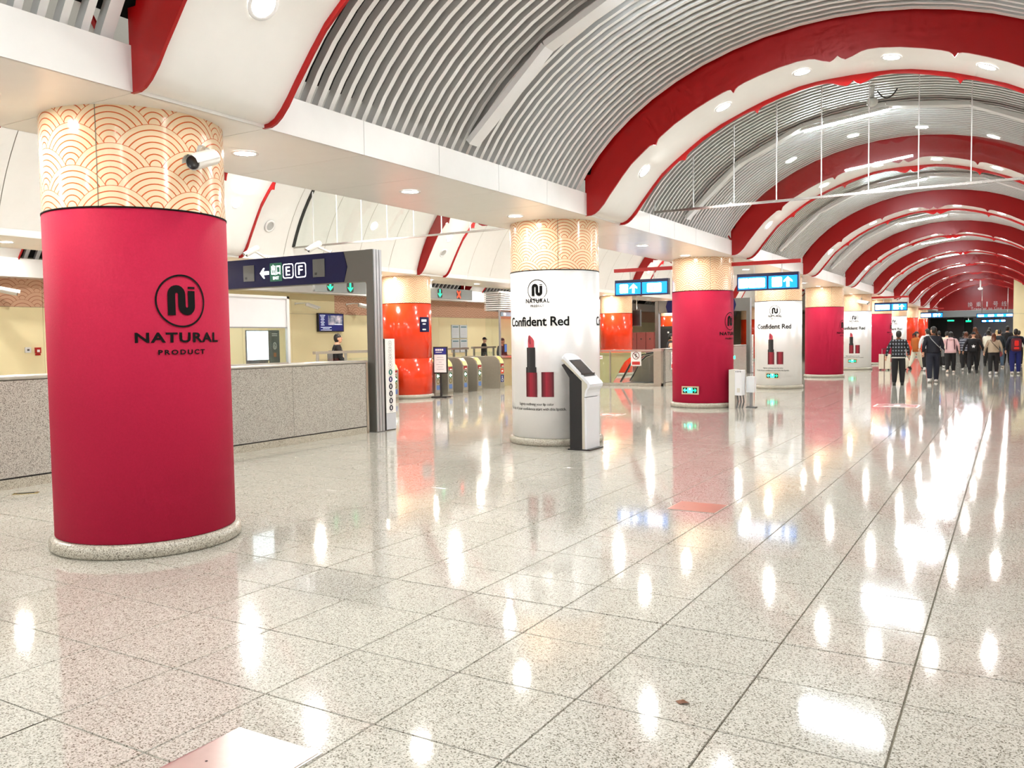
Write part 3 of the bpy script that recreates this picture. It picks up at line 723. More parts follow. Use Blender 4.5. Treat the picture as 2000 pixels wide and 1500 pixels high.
MB().add(*rrect_geo(.42, .13, .03), E_CYAN, T=plane_T((.022, 0, 0), (0, 1, 0))).build('lit_face', ex); MB().box(.0, .02, -.25, .25, -.1, .1, mat('exit_grey', (.4, .4, .38), .4)).build('housing', ex)

def portal(y, lab, glyph=True, xr=-10.13, xl=-14.6):
    e = empty('sign_portal', (xr, y, 0), 0, lab, 'sign portal', 'grey sign portals over the aisle'); zt, zb = 3.375, 2.80; wl_ = xl-xr
    PG = mat('portal_grey', (.105, .105, .095), .45, .3, var=.04); PS = mat('portal_silver', (.5, .53, .57), .35, .7, var=.04)
    for k, px in enumerate((-.16, wl_)):
        q = MB().box(px, px+.16, 0, .26, 0, zt, PG).build('post', e)
        for y_ in (.02, .10, .18): MB().box(px+.16, px+.172, y_, y_+.065, .0, zt, PS).build('edge_strip', q)
        MB().box(px-.02, px+.18, -.02, .28, 0, .012, DGREY).build('base_plate', q)
    MB().box(wl_, 0, .02, .24, zb, zt, PG).build('beam', e)
    tip = -.62
    MB().prism([(wl_+.62, zb+.005), (tip-.09, zb+.005), (tip, (zb+zt)/2), (tip-.09, zt-.005), (wl_+.62, zt-.005), (wl_+.53, (zb+zt)/2)], .008, .02, NAVY, 'y').build('navy_panel', e)
    if glyph:
        X_ = lambda x: x-xr
        for (xa, xb, za, zb_) in ((-13.5, -13.19, 2.93, 3.25), (-11.6, -11.30, 2.93, 3.27)):
            q = MB().box(X_(xa), X_(xb), -.004, .01, za, zb_, mat('panel_grey', (.09, .095, .09), .3)).build('speaker_panel', e)
            MB().box(X_(xa)+.05, X_(xa)+.10, -.008, -.003, za+.04, za+.085, BLACK).build('button', q)
        T = plane_T((0, .004, 0), (1, 0, 0)); T2 = plane_T((0, .002, 0), (1, 0, 0)); T3 = plane_T((0, 0, 0), (1, 0, 0))
        b = MB(); b.add(*arrow_geo(.25, PI/2, X_(-12.91), 3.075), E_ICON, T=T); b.build('arrow_symbol', e)
        q = MB().add(*rrect_geo(.33, .36, .01, X_(-12.59), 3.08), emat('exit_green_lit', srgb(6, 70, 50), 1.0), T=T).build('exit_panel', e)
        b = MB(); b.add(*[(v, f) for v, f in [fit_text('出口', .25, .20, .02)]][0], E_ICON, T=plane_T((X_(-12.59), .001, 3.125), (1, 0, 0))); b.add(*fit_text('EXIT', .16, .055, .01), E_ICON, T=plane_T((X_(-12.59), .001, 2.965), (1, 0, 0))); b.build('exit_lettering', q)
        for ch, cx in (('E', -12.26), ('F', -11.925)):
            q = MB().add(*rrect_geo(.285, .285, .05, X_(cx), 3.085), E_ICON, T=T).build('letter_frame', e)
            MB().add(*rrect_geo(.25, .25, .04, X_(cx), 3.085), NAVY, T=T2).build('letter_field', q)
            MB().add(*fit_text(ch, .115, .17, .006), E_ICON, T=plane_T((X_(cx), 0, 3.085), (1, 0, 0))).build('letter', q)
    return e
portal(12.2, 'grey portal with navy banner showing an arrow and the letters E and F')
portal(38.15, 'grey portal with navy banner behind the third column', False)

def icons_totem(x, y, lab):
    e = empty('totem_sign', (x, y, 0), 0, lab, 'totem sign', 'slim totem signs'); 
    MB().box(-.12, 0, 0, .28, 0, 1.73, mat('totem_bronze', (.10, .09, .075), .4, .4)).build('body', e)
    MB().box(0, .012, .0, .28, .33, 1.73, W_WHITE).build('white_face', e); MB().box(0, .012, 0, .28, .02, .325, mat('totem_grey', (.55, .57, .62), .3)).build('lower_face', e)
    cols = [None]*4+[mat('icon_teal', srgb(0, 110, 100), .4), mat('icon_navy', srgb(16, 20, 90), .4)]+[mat('icon_dark', srgb(24, 28, 50), .4)]*4
    for k, m in enumerate(cols):
        z = 1.64-k*.135; T = plane_T((.0135, .14, z), (0, 1, 0)); b = MB()
        if m is None: b.add(*ring_geo(.052, .046, n=20), DGREY, T=T); b.add(*rrect_geo(.03, .05, .01, .0, 0), mat('icon_line', (.4, .4, .4), .5), T=T)
        else: b.add(*disc_geo(.055), m, T=T); b.add(*rrect_geo(.03, .055, .01), W_WHITE, T=plane_T((.0145, .14, z), (0, 1, 0)))
        b.add(*strip_rect(.10, .012, 0, -.072, 1), mat('icon_line', (.4, .4, .4), .5), T=T); b.build('icon', e)
icons_totem(-10.13, 12.50, 'slim bronze and white totem sign with round icons beside the portal post')
icons_totem(-10.13, 38.45, 'slim totem sign beside the far portal, behind the fourth column')

# glazed service window standing on the long counter
e = empty('service_window', (-10.45, 6.5, 1.335), 0, 'white framed service window with painted white reflection over its upper glass, on the granite counter', 'service window')
GLARE = mat('glare_white', (.90, .90, .93), .25, var=.06, scale=2.5)  # white colour stands in for light reflected in the upper glass
y0_, y1_ = .6, 3.88
MB().box(-.03, .03, y1_-.05, y1_, 0, 1.12, W_WHITE).build('end_post', e); MB().box(-.03, .03, y0_, y1_, 1.08, 1.12, W_WHITE).build('top_rail', e); MB().box(-.025, .025, y0_, y1_, .0, .025, STEEL).build('sill', e); MB().box(-.02, .02, y0_, y1_, .592, .61, ALU).build('mid_rail', e)
for k in range(2):
    a = y0_+k*(y1_-.05-y0_)/2; c = y0_+(k+1)*(y1_-.05-y0_)/2
    MB().box(-.006, .006, a+.004, c-.004, .61, 1.08, GLARE).build('glare_pane', e); MB().box(-.006, .006, a+.004, c-.004, .025, .592, GLASS).build('clear_pane', e)
MB().box(-.45, -.03, y1_-.04, y1_, .0, 1.12, GLASS).build('side_pane', e)
o = empty('poster_board', (-10.62, 9.85, 1.336), 0, 'bright white backlit poster board behind the service window', 'poster board')
MB().box(-.02, .0, -.24, .24, .06, .56, DGREY).build('frame', o); MB().box(0, .006, -.225, .225, .075, .545, emat('lit_poster', (.80, .92, 1), 1.6)).build('lit_face', o); MB().box(-.06, .02, -.2, .2, 0, .06, DGREY).build('foot', o)
o = empty('poster_board', (-10.62, 10.22, 1.336), 0, 'dark green-grey poster board with a round badge behind the service window', 'poster board')
MB().box(-.02, 0, -.11, .11, 0, .56, mat('poster_slate', srgb(70, 85, 84), .35)).build('panel', o)
b = MB(); T = plane_T((.003, 0, .30), (0, 1, 0)); b.add(*ring_geo(.06, .045, n=24, sx=.7), mat('poster_pale', srgb(190, 200, 195), .5), T=T); b.add(*fit_text('6', .04, .07), MATS['poster_pale'], T=T)
for z in (.20, .17): b.add(*strip_rect(.12, .014, 0, z, 1), MATS['poster_pale'], T=T)
b.add(*rrect_geo(.06, .07, .01, .0, -.15), mat('poster_rust', srgb(150, 100, 60), .5), T=T); b.build('print', o)

# ------------------------------------------------------------------ cameras (surveillance)
def cctv(p, aim, mount, lab, L=.30, r=.052, group='white bullet cameras'):
    """p = middle of the body, aim = direction the lens looks, mount = where the bracket is fixed"""
    e = empty('surveillance_camera', p, 0, lab, 'camera', group); d = Vector(aim).normalized()
    CW = mat('camera_white', (.80, .78, .72), .35, var=.02)
    MB().tube([d*-L/2, d*-L*.46, d*L*.44, d*L*.5], [r*.8, r, r, r], CW, 14).build('housing', e)
    MB().tube([d*L*.495, d*L*.515], [r*.86, r*.86], BLACK, 14).build('lens', e)
    q = Vector((0, 0, 1)); s = d.cross(q).normalized(); u = s.cross(d)
    vs = []; fs = []
    for t in range(7):
        a = PI*(t/6); w = (s*math.cos(a)+u*math.sin(a))*r*1.13; vs += [d*-L*.4+w, d*L*.62+w]
    for t in range(6): fs.append((2*t, 2*t+1, 2*t+3, 2*t+2))
    MB().add(vs, fs, CW, True).build('sun_shield', e)
    m = Vector(mount)-Vector(p); k = d*-L*.25-Vector((0, 0, r*.8)) if m.z < 0 else d*-L*.25+u*r
    mid = Vector(((m.x*.5+k.x*.5), (m.y*.5+k.y*.5), max(m.z, k.z)+.01 if m.z > 0 else (m.z+k.z)/2))
    MB().tube([k, mid, m], [.022, .022, .026], CW, 8).build('bracket', e)
    n_ = (m-mid).normalized(); MB().tube([m-n_*.02, m], [.05, .055], CW, 14).build('mount_plate', e)
c0 = Vector((XC, Y0, 0))
a = R(8); mt = c0+Vector((math.cos(a)*(RC-.004), math.sin(a)*(RC-.004), 3.27))
cctv(mt+Vector((.15, -.10, -.10)), (.30, -1, -.36), mt, 'white bullet camera on the wave band of the nearest crimson column', .32, .062)
cctv((-13.12, 12.10, 3.52), (-.25, -.6, -.38), (-12.93, 12.30, 3.376), 'left bullet camera on top of the navy portal banner')
cctv((-11.45, 12.10, 3.50), (-.25, -.6, -.38), (-11.22, 12.30, 3.376), 'right bullet camera on top of the navy portal banner')
cctv((-23.1, 24.2, 3.05), (.35, .6, -.22), (-23.598, 23.8, 3.15), 'bullet camera on the plain yellow wall left of the screen', .5, .07)
cctv((-23.0, 27.1, 3.12), (.3, .8, -.16), (-23.598, 26.7, 3.2), 'bullet camera on the patterned wall band right of the screen', .5, .08)
cctv((-23.1, 12.75, 3.16), (.5, .8, -.2), (-23.598, 12.4, 3.26), 'bullet camera on the wall band at the far left edge', .5, .08)
for i_, (dx, ang) in enumerate(((.10, -62),)):
    a = R(ang); m5 = Vector((XC+math.cos(a)*(RC-.004), Y0+5*S+math.sin(a)*(RC-.004), 3.33))
    cctv(m5+Vector((.10, -.18, -.17)), (1, -.25, -.22), m5, 'bullet camera on the wave band of the sixth column', .48, .085)
o = empty('dome_camera', (-2.05, 15.25, 5.50), 0, 'small dome camera with hanging black cable under the slatted vault', 'camera')
MB().ell((0, 0, .0), (.09, .09, .08), W_WHITE).build('dome', o); MB().tube([(0, 0, .06), (0, 0, .23)], [.03, .04], W_WHITE).build('stem', o)
MB().tube([(.08+.30*t/10, 0, .16-.52*(t/10)*(1-t/10)+.0) for t in range(11)], .012, BLACK).build('cable', o)
for (y, z, lab) in ((43.0, 5.55, 'white dome camera under the vault beyond the fifth rib'), (68, 4.72, 'white dome camera hanging before the red end wall')):
    o = empty('dome_camera', (VC, y, z), 0, lab, 'camera'); MB().ell((0, 0, 0), (.16, .16, .1), W_WHITE).build('dome', o); MB().tube([(0, 0, .08), (0, 0, 5.72-z)], [.05, .05], W_WHITE).build('stem', o)
# round loudspeaker grilles in the aisle vault
for (p, nr, lab) in (((-14.30, 13.72, 4.28), (1, 0, -.55), 'round loudspeaker grille in the aisle vault before the glass barrier'), ((AC-3.13, Y0+2*S, soffit_at(3.13, 1.48)-.005), (.75, 0, -.6), 'round loudspeaker grille on the third aisle rib')):
    o = empty('loudspeaker', p, 0, lab, 'loudspeaker', 'ceiling loudspeakers'); o.rotation_euler = Vector(nr).to_track_quat('Z', 'Y').to_euler()
    MB().lathe([(.10, .0), (.10, .02), (.135, .02), (.14, 0)], W_WHITE, 24).build('rim', o); MB().add(*disc_geo(.10, n=24), mat('grille', (.45, .45, .43), .6, bump=.5, bscale=200), T=Matrix.Translation((0, 0, .012))).build('grille', o)

# ------------------------------------------------------------------ information kiosk by the second column
k = empty('kiosk', (-5.62, 11.72, 0), 0, 'white touch-screen kiosk with black back standing by the white second column', 'kiosk')
KW = mat('kiosk_white', (.72, .74, .78), .25, var=.02); KS = mat('kiosk_side', (.52, .50, .42), .35, var=.03); hw = .235
MB().box(-.18, .19, -hw-.01, hw+.01, 0, .02, BLACK).build('base_plate', k)
MB().box(-.15, .06, -hw+.004, hw-.004, .02, 1.16, BLACK).build('black_column', k)
MB().box(.062, .13, -hw, hw, .02, .80, KW).build('front_panel', k)
fr = [(.06, .81), (.13, .81), (.135, .86), (.15, .91), (.185, .955), (.192, 1.0), (.175, 1.03), (-.235, 1.42), (-.285, 1.37), (.06, 1.05)]
MB().prism(fr, -hw, hw, KW, 'y').build('head_shell', k)
for s in (-1, 1): MB().prism([(.06, .02), (.10, .02), (.10, .81), (.105, .86), (.12, .91), (.15, .955), (.15, 1.0), (-.25, 1.38), (-.285, 1.36), (.06, 1.05)], s*hw-.004, s*hw+.004, KS, 'y').build('side_strip', k)
d = Vector((-.235-.175, 0, 1.42-1.03)).normalized(); nn = Vector((d.z*1.0, 0, -d.x*1.0)); o_ = Vector((.175, 0, 1.03))
T = Matrix(((0, d.x, nn.x, o_.x), (1, d.y, nn.y, 0), (0, d.z, nn.z, o_.z), (0, 0, 0, 1)))
MB().add(*rrect_geo(.40, .36, .004, 0, .30), BLACK, T=T @ Matrix.Translation((0, 0, .002))).build('bezel', k)
SCR = mat('kiosk_screen', (.035, .032, .036), .06, var=.1)
MB().add(*rrect_geo(.36, .32, .002, 0, .30), SCR, T=T @ Matrix.Translation((0, 0, .004))).build('screen', k)
ap = [(hw*math.cos(a_), .555+.075*math.sin(a_)) for a_ in [PI*t/12 for t in range(13)]]
MB().prism(ap, -.045, .0, KW, 'z', T=T).build('rounded_top', k)
MB().prism([(-.16, 1.10), (-.13, 1.06), (-.02, 1.08), (-.24, 1.31), (-.29, 1.29)], -hw+.02, hw-.02, BLACK, 'y').build('rear_housing', k)

# ------------------------------------------------------------------ electrical boxes by the third column
e = empty('electrical_box', (-5.56, 19.86, 0), 0, 'cream electrical cabinet on a frame beside the third column', 'electrical box')
CB = mat('cabinet_cream', (.66, .64, .58), .4, var=.04); CBF = mat('cabinet_white', (.80, .82, .85), .35, var=.03)
MB().box(-.16, -.02, -.17, .20, .0, .90, CB).build('side_frame', e); MB().box(-.02, .14, -.16, .16, .30, .885, CBF).build('cabinet', e)
for k_ in range(4): MB().box(.0+.035*k_, .012+.035*k_, -.163, -.158, .84, .875, BLACK).build('vent', e)
b = MB(); b.box(.03, .10, -.164, -.16, .37, .47, CB); b.build('label_plate', e)
for (x, y) in ((.02, -.1), (.08, -.06), (.13, .0)): MB().tube([(x, y, .31), (x+.02, y, .15), (x-.01, y-.02, .0)], .016, DGREY).build('conduit', e)
e = empty('electrical_box', (-5.29, 20.05, 0), 0, 'smaller white electrical box behind the cream cabinet', 'electrical box')
MB().box(-.09, .09, -.10, .1, .36, .73, CBF).build('cabinet', e); MB().box(-.03, .03, -.03, .03, 0, .36, ALU).build('stand', e); MB().box(-.1, .12, -.1, .1, 0, .02, DGREY).build('foot', e)

# ------------------------------------------------------------------ ticket gates
def gate_parts():
    H_, D = 1.11, 1.85; out = []
    prof = [(0, 0), (0, .86), (-.05, .98), (-.16, 1.09), (-.30, H_), (-D+.35, H_), (-D+.12, 1.04), (-D, .9), (-D, 0)]
    out.append(('cabinet', MB().prism(prof, -.15, .15, BRONZE, 'y').mesh('cabinet')))
    out.append(('front_plate', MB().box(.001, .010, -.142, .142, .08, .86, STEEL).mesh('front_plate')))
    sl = [(.002, .865), (-.048, .985), (-.158, 1.095), (-.15, 1.10), (-.04, .992), (.01, .868)]
    out.append(('top_lamp', MB().prism(sl, -.11, .11, mat('gate_top', srgb(226, 200, 120), .25), 'y').mesh('top_lamp')))
    T = plane_T((.012, 0, 0), (0, 1, 0)); T2 = plane_T((.014, 0, 0), (0, 1, 0))
    out.append(('red_display', MB().add(*rrect_geo(.20, .10, .02, 0, .79), mat('gate_red', srgb(160, 30, 30), .3), T=T).add(*rrect_geo(.12, .03, .01, .02, .77), W_WHITE, T=T2).mesh('red_display')))
    out.append(('green_arrow', MB().add(*disc_geo(.085, 0, .59), mat('gate_green', srgb(4, 110, 70), .3), T=T).add(*arrow_geo(.13, PI/2, 0, .59), E_ICON, T=T2).mesh('green_arrow')))
    out.append(('card_reader', MB().add(*ring_geo(.075, .05, 0, .42, 20), mat('gate_olive', srgb(120, 110, 40), .4), T=T).mesh('card_reader')))
    out.append(('sticker', MB().add(*rrect_geo(.17, .14, .01, 0, .24), mat('gate_blue', srgb(90, 120, 175), .4), T=T).mesh('sticker')))
    return out
GP = gate_parts()
GY = [19.03, 21.10, 21.77, 22.61, 23.45, 24.88]
GL = ['ticket gate cabinet left of the orange column', 'ticket gate cabinet half hidden behind the standing notice', 'ticket gate cabinet first to the right of the standing notice', 'ticket gate cabinet second to the right of the standing notice', 'ticket gate cabinet third to the right of the standing notice', 'wide-lane ticket gate cabinet with wheelchair sticker at the right end']
for k_, (y, lb) in enumerate(zip(GY, GL)):
    g = empty('ticket_gate', (-15.07, y, 0), 0, lb, 'ticket gate', 'ticket gates between the outer columns')
    for nm, me in GP:
        if k_ == 5 and nm in ('green_arrow', 'card_reader', 'sticker'): continue
        link(nm, me, g)
    if k_ == 5:
        T = plane_T((.012, 0, 0), (0, 1, 0)); T2 = plane_T((.014, 0, 0), (0, 1, 0))
        b = MB(); b.add(*rrect_geo(.2, .17, .02, 0, .60), mat('gate_orange', srgb(200, 70, 45), .3), T=T); b.add(*rrect_geo(.1, .06, .01, 0, .60), W_WHITE, T=T2); b.build('stop_display', g)
        b = MB(); b.add(*rrect_geo(.21, .24, .02, 0, .34), mat('wheel_blue', srgb(24, 40, 110), .4), T=T); b.add(*ring_geo(.055, .04, .0, .30, 18), W_WHITE, T=T2); b.add(*disc_geo(.018, -.01, .42, 10), W_WHITE, T=T2); b.add(*strip_rect(.022, .09, -.01, .36, 1), W_WHITE, T=T2); b.build('wheelchair_sticker', g)
def railing(x, y0, y1, z, lab, ny=3, mt=None):
    e = empty('railing', (x, (y0+y1)/2, 0), 0, lab, 'railing', 'steel railings by the gates'); L = (y1-y0)/2
    MB().box(-.05, .05, -L, L, z-.07, z, mt or BRONZE).build('top_rail', e)
    for k_ in range(ny): yy = -L+.12+(2*L-.24)*k_/(ny-1); MB().tube([(0, yy, 0), (0, yy, z-.06)], .04, STEEL, 10).build('post', e)
    MB().box(-.006, .006, -L+.1, L-.1, .12, z-.2, GLASS).build('glass_infill', e)
railing(-15.2, 15.95, 18.3, 1.445, 'steel handrail with glass below the wall screen', 3)
railing(-17.2, 24.2, 26.0, 1.40, 'left steel handrail behind the ticket gates', 3); railing(-17.2, 26.3, 27.9, 1.42, 'right steel handrail behind the ticket gates', 2)
# lane signals hung over the gates
for (ya, yb, marks, lab) in ((16.26, 18.25, [('g', 16.82), ('g', 17.6)], 'grey lane signal box with two green arrows left of the orange column'), (20.98, 23.6, [('g', 21.76), ('x', 22.81)], 'grey lane signal box with green arrow and red cross over the gates')):
    e = empty('lane_signal', (-15.4, (ya+yb)/2, 2.98), 0, lab, 'lane signal', 'lane signals over the gates'); L = (yb-ya)/2; c_ = (ya+yb)/2
    MB().box(-.09, .0, -L, L, 0, .33, mat('signal_grey', (.25, .28, .28), .35)).build('box', e)
    for (kd, y) in marks:
        q = MB().add(*rrect_geo(.26, .28, .06, y-c_, .16), BLACK, T=plane_T((.003, 0, 0), (0, 1, 0))).build('signal_face', e); T = plane_T((.006, 0, 0), (0, 1, 0))
        if kd == 'g': MB().add(*arrow_geo(.25, PI, y-c_, .16), E_GREEN, T=T).build('arrow', q)
        else:
            b = MB()
            for s in (-1, 1): b.add(*band_poly([(y-c_-.09, .16-s*.11), (y-c_+.09, .16+s*.11)], .055), E_RED, T=T)
            b.build('cross', q)
    for y in (-L*.7, L*.7): MB().tube([(-.045, y, .33), (-.045, y, ZS-2.98)], .015, STEEL).build('hanger_rod', e)
# standing notice
e = empty('standing_notice', (-14.47, 20.42, 0), R(12), 'black framed standing notice with blue header before the gates', 'notice stand')
MB().box(-.24, .24, -.17, .17, 0, .035, BLACK).build('base', e); MB().box(-.03, .03, -.02, .02, .035, .72, BLACK).build('post', e); MB().box(-.22, .22, -.03, .03, .70, 1.49, BLACK).build('frame', e)
MB().box(-.19, .19, -.034, -.03, .74, 1.26, mat('paper_white', (.82, .82, .84), .5)).build('page', e); MB().box(-.19, .19, -.034, -.03, 1.27, 1.46, mat('header_blue', srgb(24, 30, 130), .4)).build('header', e)
b = MB(); T = plane_T((0, -.036, 0), (1, 0, 0))
for k_ in range(4): b.add(*rrect_geo(.055, .055, .006, -.10+.066*k_-.02, 1.40), W_WHITE, T=T)
b.add(*strip_rect(.2, .02, -.04, 1.33, 1), W_WHITE, T=T)
for k_ in range(6): b.add(*strip_rect((.2, .24, .1, .24, .16, .22)[k_], .014, 0, 1.18-.07*k_, 1), mat('line_grey', (.45, .45, .5), .6), T=T)
tag(b.build('lettering', e), kind='stuff')
# small navy sign on the orange column
a = R(-8); e = MB(); cyl = [(RC+.012, 1.93), (RC+.012, 2.36)]
e.lathe(cyl, NAVY, 8, a0=R(-22), a1=R(8)); e.lathe([(RC+.001, 1.93), (RC+.012, 1.93)], NAVY, 8, a0=R(-22), a1=R(8)); e.lathe([(RC+.012, 2.36), (RC+.001, 2.36)], NAVY, 8, a0=R(-22), a1=R(8))
q = e.build('wall_sign', loc=(XC-PX, Y0+2*S, 0)); tag(q, 'small navy sign on the side of the orange column', 'sign')
b = MB()
for (z, w) in ((2.26, .2), (2.16, .12), (2.0, .14)):
    g = strip_rect(w, .035 if z < 2.2 else .07, 0, 0, 3); b.add(*refine_wrap(*g, R(-10), z, RC+.014), W_WHITE)
tag(b.build('lettering', q), kind='stuff')

# ------------------------------------------------------------------ wall things
e = empty('wall_screen', (-23.6, 25.68, 2.08), 0, 'black information screen on the yellow wall', 'screen')
MB().box(0, .10, -.73, .73, 0, .73, BLACK).build('case', e); T = plane_T((.102, 0, .365), (0, 1, 0)); T2 = plane_T((.104, 0, .365), (0, 1, 0))
MB().add(*strip_rect(1.38, .66), emat('screen_navy', srgb(16, 24, 84), .9), T=T).build('display', e)
def sky_mat():
    m = bpy.data.materials.new('screen_picture'); m.use_nodes = True; n, l = nodes_of(m); bs = n['Principled BSDF']
    g = n.new('ShaderNodeNewGeometry'); t = n.new('ShaderNodeTexNoise'); t.inputs['Scale'].default_value = 4; t.inputs['Detail'].default_value = 6; r = n.new('ShaderNodeValToRGB')
    r.color_ramp.elements[0].position = .35; r.color_ramp.elements[0].color = srgb(30, 60, 90)+(1,); r.color_ramp.elements[1].position = .7; r.color_ramp.elements[1].color = srgb(190, 180, 185)+(1,)
    l.new(g.outputs['Position'], t.inputs['Vector']); l.new(t.outputs[0], r.inputs[0]); l.new(r.outputs[0], bs.inputs['Base Color']); l.new(r.outputs[0], bs.inputs['Emission Color']); bs.inputs['Emission Strength'].default_value = .7; return m
MB().add(*strip_rect(.84, .38, .24, .09), sky_mat(), T=T2).build('picture', e)
b = MB(); STX = emat('screen_text', (.8, .85, .95), .8)
for k_ in range(8): b.add(*strip_rect((.30, .22, .16, .2, .14, .22, .16, .2)[k_], .018, -.50, .28-.055*k_, 1), STX, T=T2)
for k_ in range(3): b.add(*strip_rect((.62, .4, .62)[k_], .018, -.30, -.19-.055*k_, 1), STX, T=T2)
b.add(*strip_rect(.44, .022, .40, -.075, 1), STX, T=plane_T((.106, 0, .365), (0, 1, 0))); tag(b.build('lettering', e), kind='stuff')
for r_ in range(2):
    for c_ in range(2):
        o = empty('wall_poster', (-23.599, 34.56+.72*c_, 1.05+.70*r_), 0, 'pale notice poster on the yellow wall, %s %s of four' % (('lower', 'upper')[r_], ('left', 'right')[c_]), 'poster', 'four notices on the yellow wall')
        MB().box(0, .03, -.33, .33, 0, .66, mat('poster_frame', (.45, .5, .52), .3)).build('frame', o); MB().box(.03, .034, -.30, .30, .03, .63, mat('notice_paper', (.62, .66, .68), .5)).build('page', o)
        b = MB(); T = plane_T((.036, 0, 0), (0, 1, 0)); b.add(*strip_rect(.5, .06, 0, .56, 1), mat('notice_teal', srgb(90, 130, 140), .5), T=T)
        for k_ in range(5): b.add(*strip_rect(.48, .012, 0, .46-.07*k_, 1), mat('line_grey', (.45, .45, .5), .6), T=T)
        b.build('print', o)
o = empty('fire_call_point', (-23.6, 13.80, 1.48), 0, 'red fire call point on the yellow wall at far left', 'call point'); MB().box(0, .05, -.08, .08, 0, .16, mat('call_red', srgb(180, 20, 16), .3)).build('box', o); MB().box(.05, .054, -.04, .04, .03, .10, W_WHITE).build('button', o); MB().box(0, .03, -.07, .07, -.06, -.01, mat('call_red', srgb(180, 20, 16), .3)).build('label_plate', o)
o = empty('wall_switch', (-23.6, 13.52, 1.50), 0, 'white square switch beside the red fire call point', 'switch'); MB().box(0, .04, -.08, .08, 0, .15, W_WHITE).build('plate', o); MB().box(.04, .048, -.03, .03, .05, .1, DGREY).build('button', o)

# ------------------------------------------------------------------ glazed booth with louvres beyond the gates
e = empty('glass_booth', (-15.75, 30.1, 0), 0, 'glazed service booth with white louvre header, partly behind the white second column', 'booth'); L = 4.2
MB().box(-.6, 0, -L, L, 0, 1.02, mat('booth_base', srgb(180, 170, 130), .4)).build('base', e); MB().box(-.65, .1, -L-.05, L+.05, 1.02, 1.08, STEEL).build('worktop', e)
for k_ in range(9): MB().box(-.02, .06, -L, L, 2.72+.075*k_, 2.755+.075*k_, W_WHITE).build('louvre', e)
for k_ in range(9): MB().box(-.6, -.03, -L-.06, -L+.0, 2.72+.075*k_, 2.755+.075*k_, W_WHITE).build('louvre', e)
MB().box(-.6, -.06, -L+.05, L-.05, 2.70, 3.40, mat('booth_header', (.5, .5, .48), .5)).build('header', e)
MB().box(-.02, .03, -L, L, 2.50, 2.66, mat('booth_sign', srgb(90, 130, 150), .3)).build('sign_strip', e)
b = MB()
for k_ in range(12): b.add(*rrect_geo(.16, .10, .01, -L+.3+k_*.7, 2.58), W_WHITE, T=plane_T((.032, 0, 0), (0, 1, 0)))
tag(b.build('lettering', e), kind='stuff')
for k_ in range(4): y = -L+k_*2*L/4; MB().box(-.006, .006, y+.03, y+2*L/4-.03, 1.08, 2.5, GLASS).build('pane', e)
for k_ in range(5): y = -L+k_*2*L/4; MB().box(-.03, .03, y-.03, y+.03, 1.08, 2.72, ALU).build('mullion', e)
MB().box(-.6, 0, -L-.006, -L+.006, 1.08, 2.5, GLASS).build('pane', e)
o = empty('computer_monitor', (-16.2, 27.0, 1.081), R(20), 'blue computer monitor on the booth worktop', 'monitor'); MB().box(-.02, .02, -.25, .25, .12, .42, BLACK).build('case', o); MB().add(*strip_rect(.46, .27, 0, .27), emat('monitor_blue', srgb(70, 120, 190), .8), T=plane_T((.022, 0, 0), (0, 1, 0))).build('display', o); MB().box(-.1, .1, -.12, .12, 0, .02, BLACK).build('foot', o); MB().box(-.015, .015, -.03, .03, .02, .14, BLACK).build('neck', o)

# ------------------------------------------------------------------ escalator head with glass guard
e = empty('escalator_guard', (-12.2, 27.5, 0), 0, 'glass guard with steel rail around the escalator head', 'guard rail'); xl, xr = -1.9, 1.92
MB().box(xl, xr, -.09, .09, 0, .10, GRANB).build('kerb', e)
for k_, (a, c) in enumerate(((xl, -.02), (.02, 1.64))): MB().box(a+.02, c-.02, -.006, .006, .10, 1.19, GLASS).build('pane', e)
for x in (xl, 0.0): MB().box(x-.02, x+.02, -.03, .03, .1, 1.2, BRONZE).build('post', e)
MB().box(xl-.03, 1.66, -.05, .05, 1.19, 1.26, STEEL).build('top_rail', e); MB().box(1.66, 1.92, -.12, .12, 0, 1.27, BRONZE).build('end_pillar', e); MB().box(1.64, 1.94, -.13, .13, 1.20, 1.29, STEEL).build('pillar_cap', e)
o = empty('prohibition_notice', (-11.22, 27.485, .70), 0, 'white notice with a crossed red ring on the escalator glass', 'notice')
MB().box(-.19, .19, -.006, .006, 0, .52, W_WHITE).build('board', o); T = plane_T((0, -.009, 0), (1, 0, 0)); RD = mat('notice_red', srgb(200, 50, 46), .4)
MB().add(*rrect_geo(.29, .11, .01, 0, .09), RD, T=T).build('red_field', o); b = MB(); b.add(*ring_geo(.13, .108, 0, .35, 28), mat('notice_maroon', srgb(120, 40, 44), .4), T=T); b.add(*band_poly([(-.085, .435), (.085, .265)], .025), MATS['notice_maroon'], T=T); b.build('ring_symbol', o)
b = MB(); T2 = plane_T((0, -.0095, 0), (1, 0, 0)); b.add(*disc_geo(.022, .0, .405, 10), DGREY, T=T2); b.add(*rrect_geo(.035, .10, .01, 0, .335), DGREY, T=T2); b.add(*band_poly([(-.06, .37), (.05, .33)], .02), DGREY, T=T2); b.add(*fit_text('禁止入内', .22, .05), W_WHITE, T=T2); b.build('pictogram', o)
o = MB().box(-.14, .14, -.005, .005, 0, .13, W_WHITE); q = o.build('warning_sticker', loc=(-12.62, 27.485, .93)); tag(q, 'small white warning sticker on the escalator guard glass', 'sticker'); b = MB(); T = plane_T((0, -.007, 0), (1, 0, 0)); b.add([(-.1, .03, 0), (-.04, .03, 0), (-.07, .09, 0)], [(0, 1, 2)], DGREY, T=T); b.add(*strip_rect(.12, .02, .05, .06, 1), RD, T=T); b.build('print', q)
e = empty('escalator', (-12.22, 28.4, 0), 0, 'escalator head with curved black handrail behind the glass guard', 'escalator')
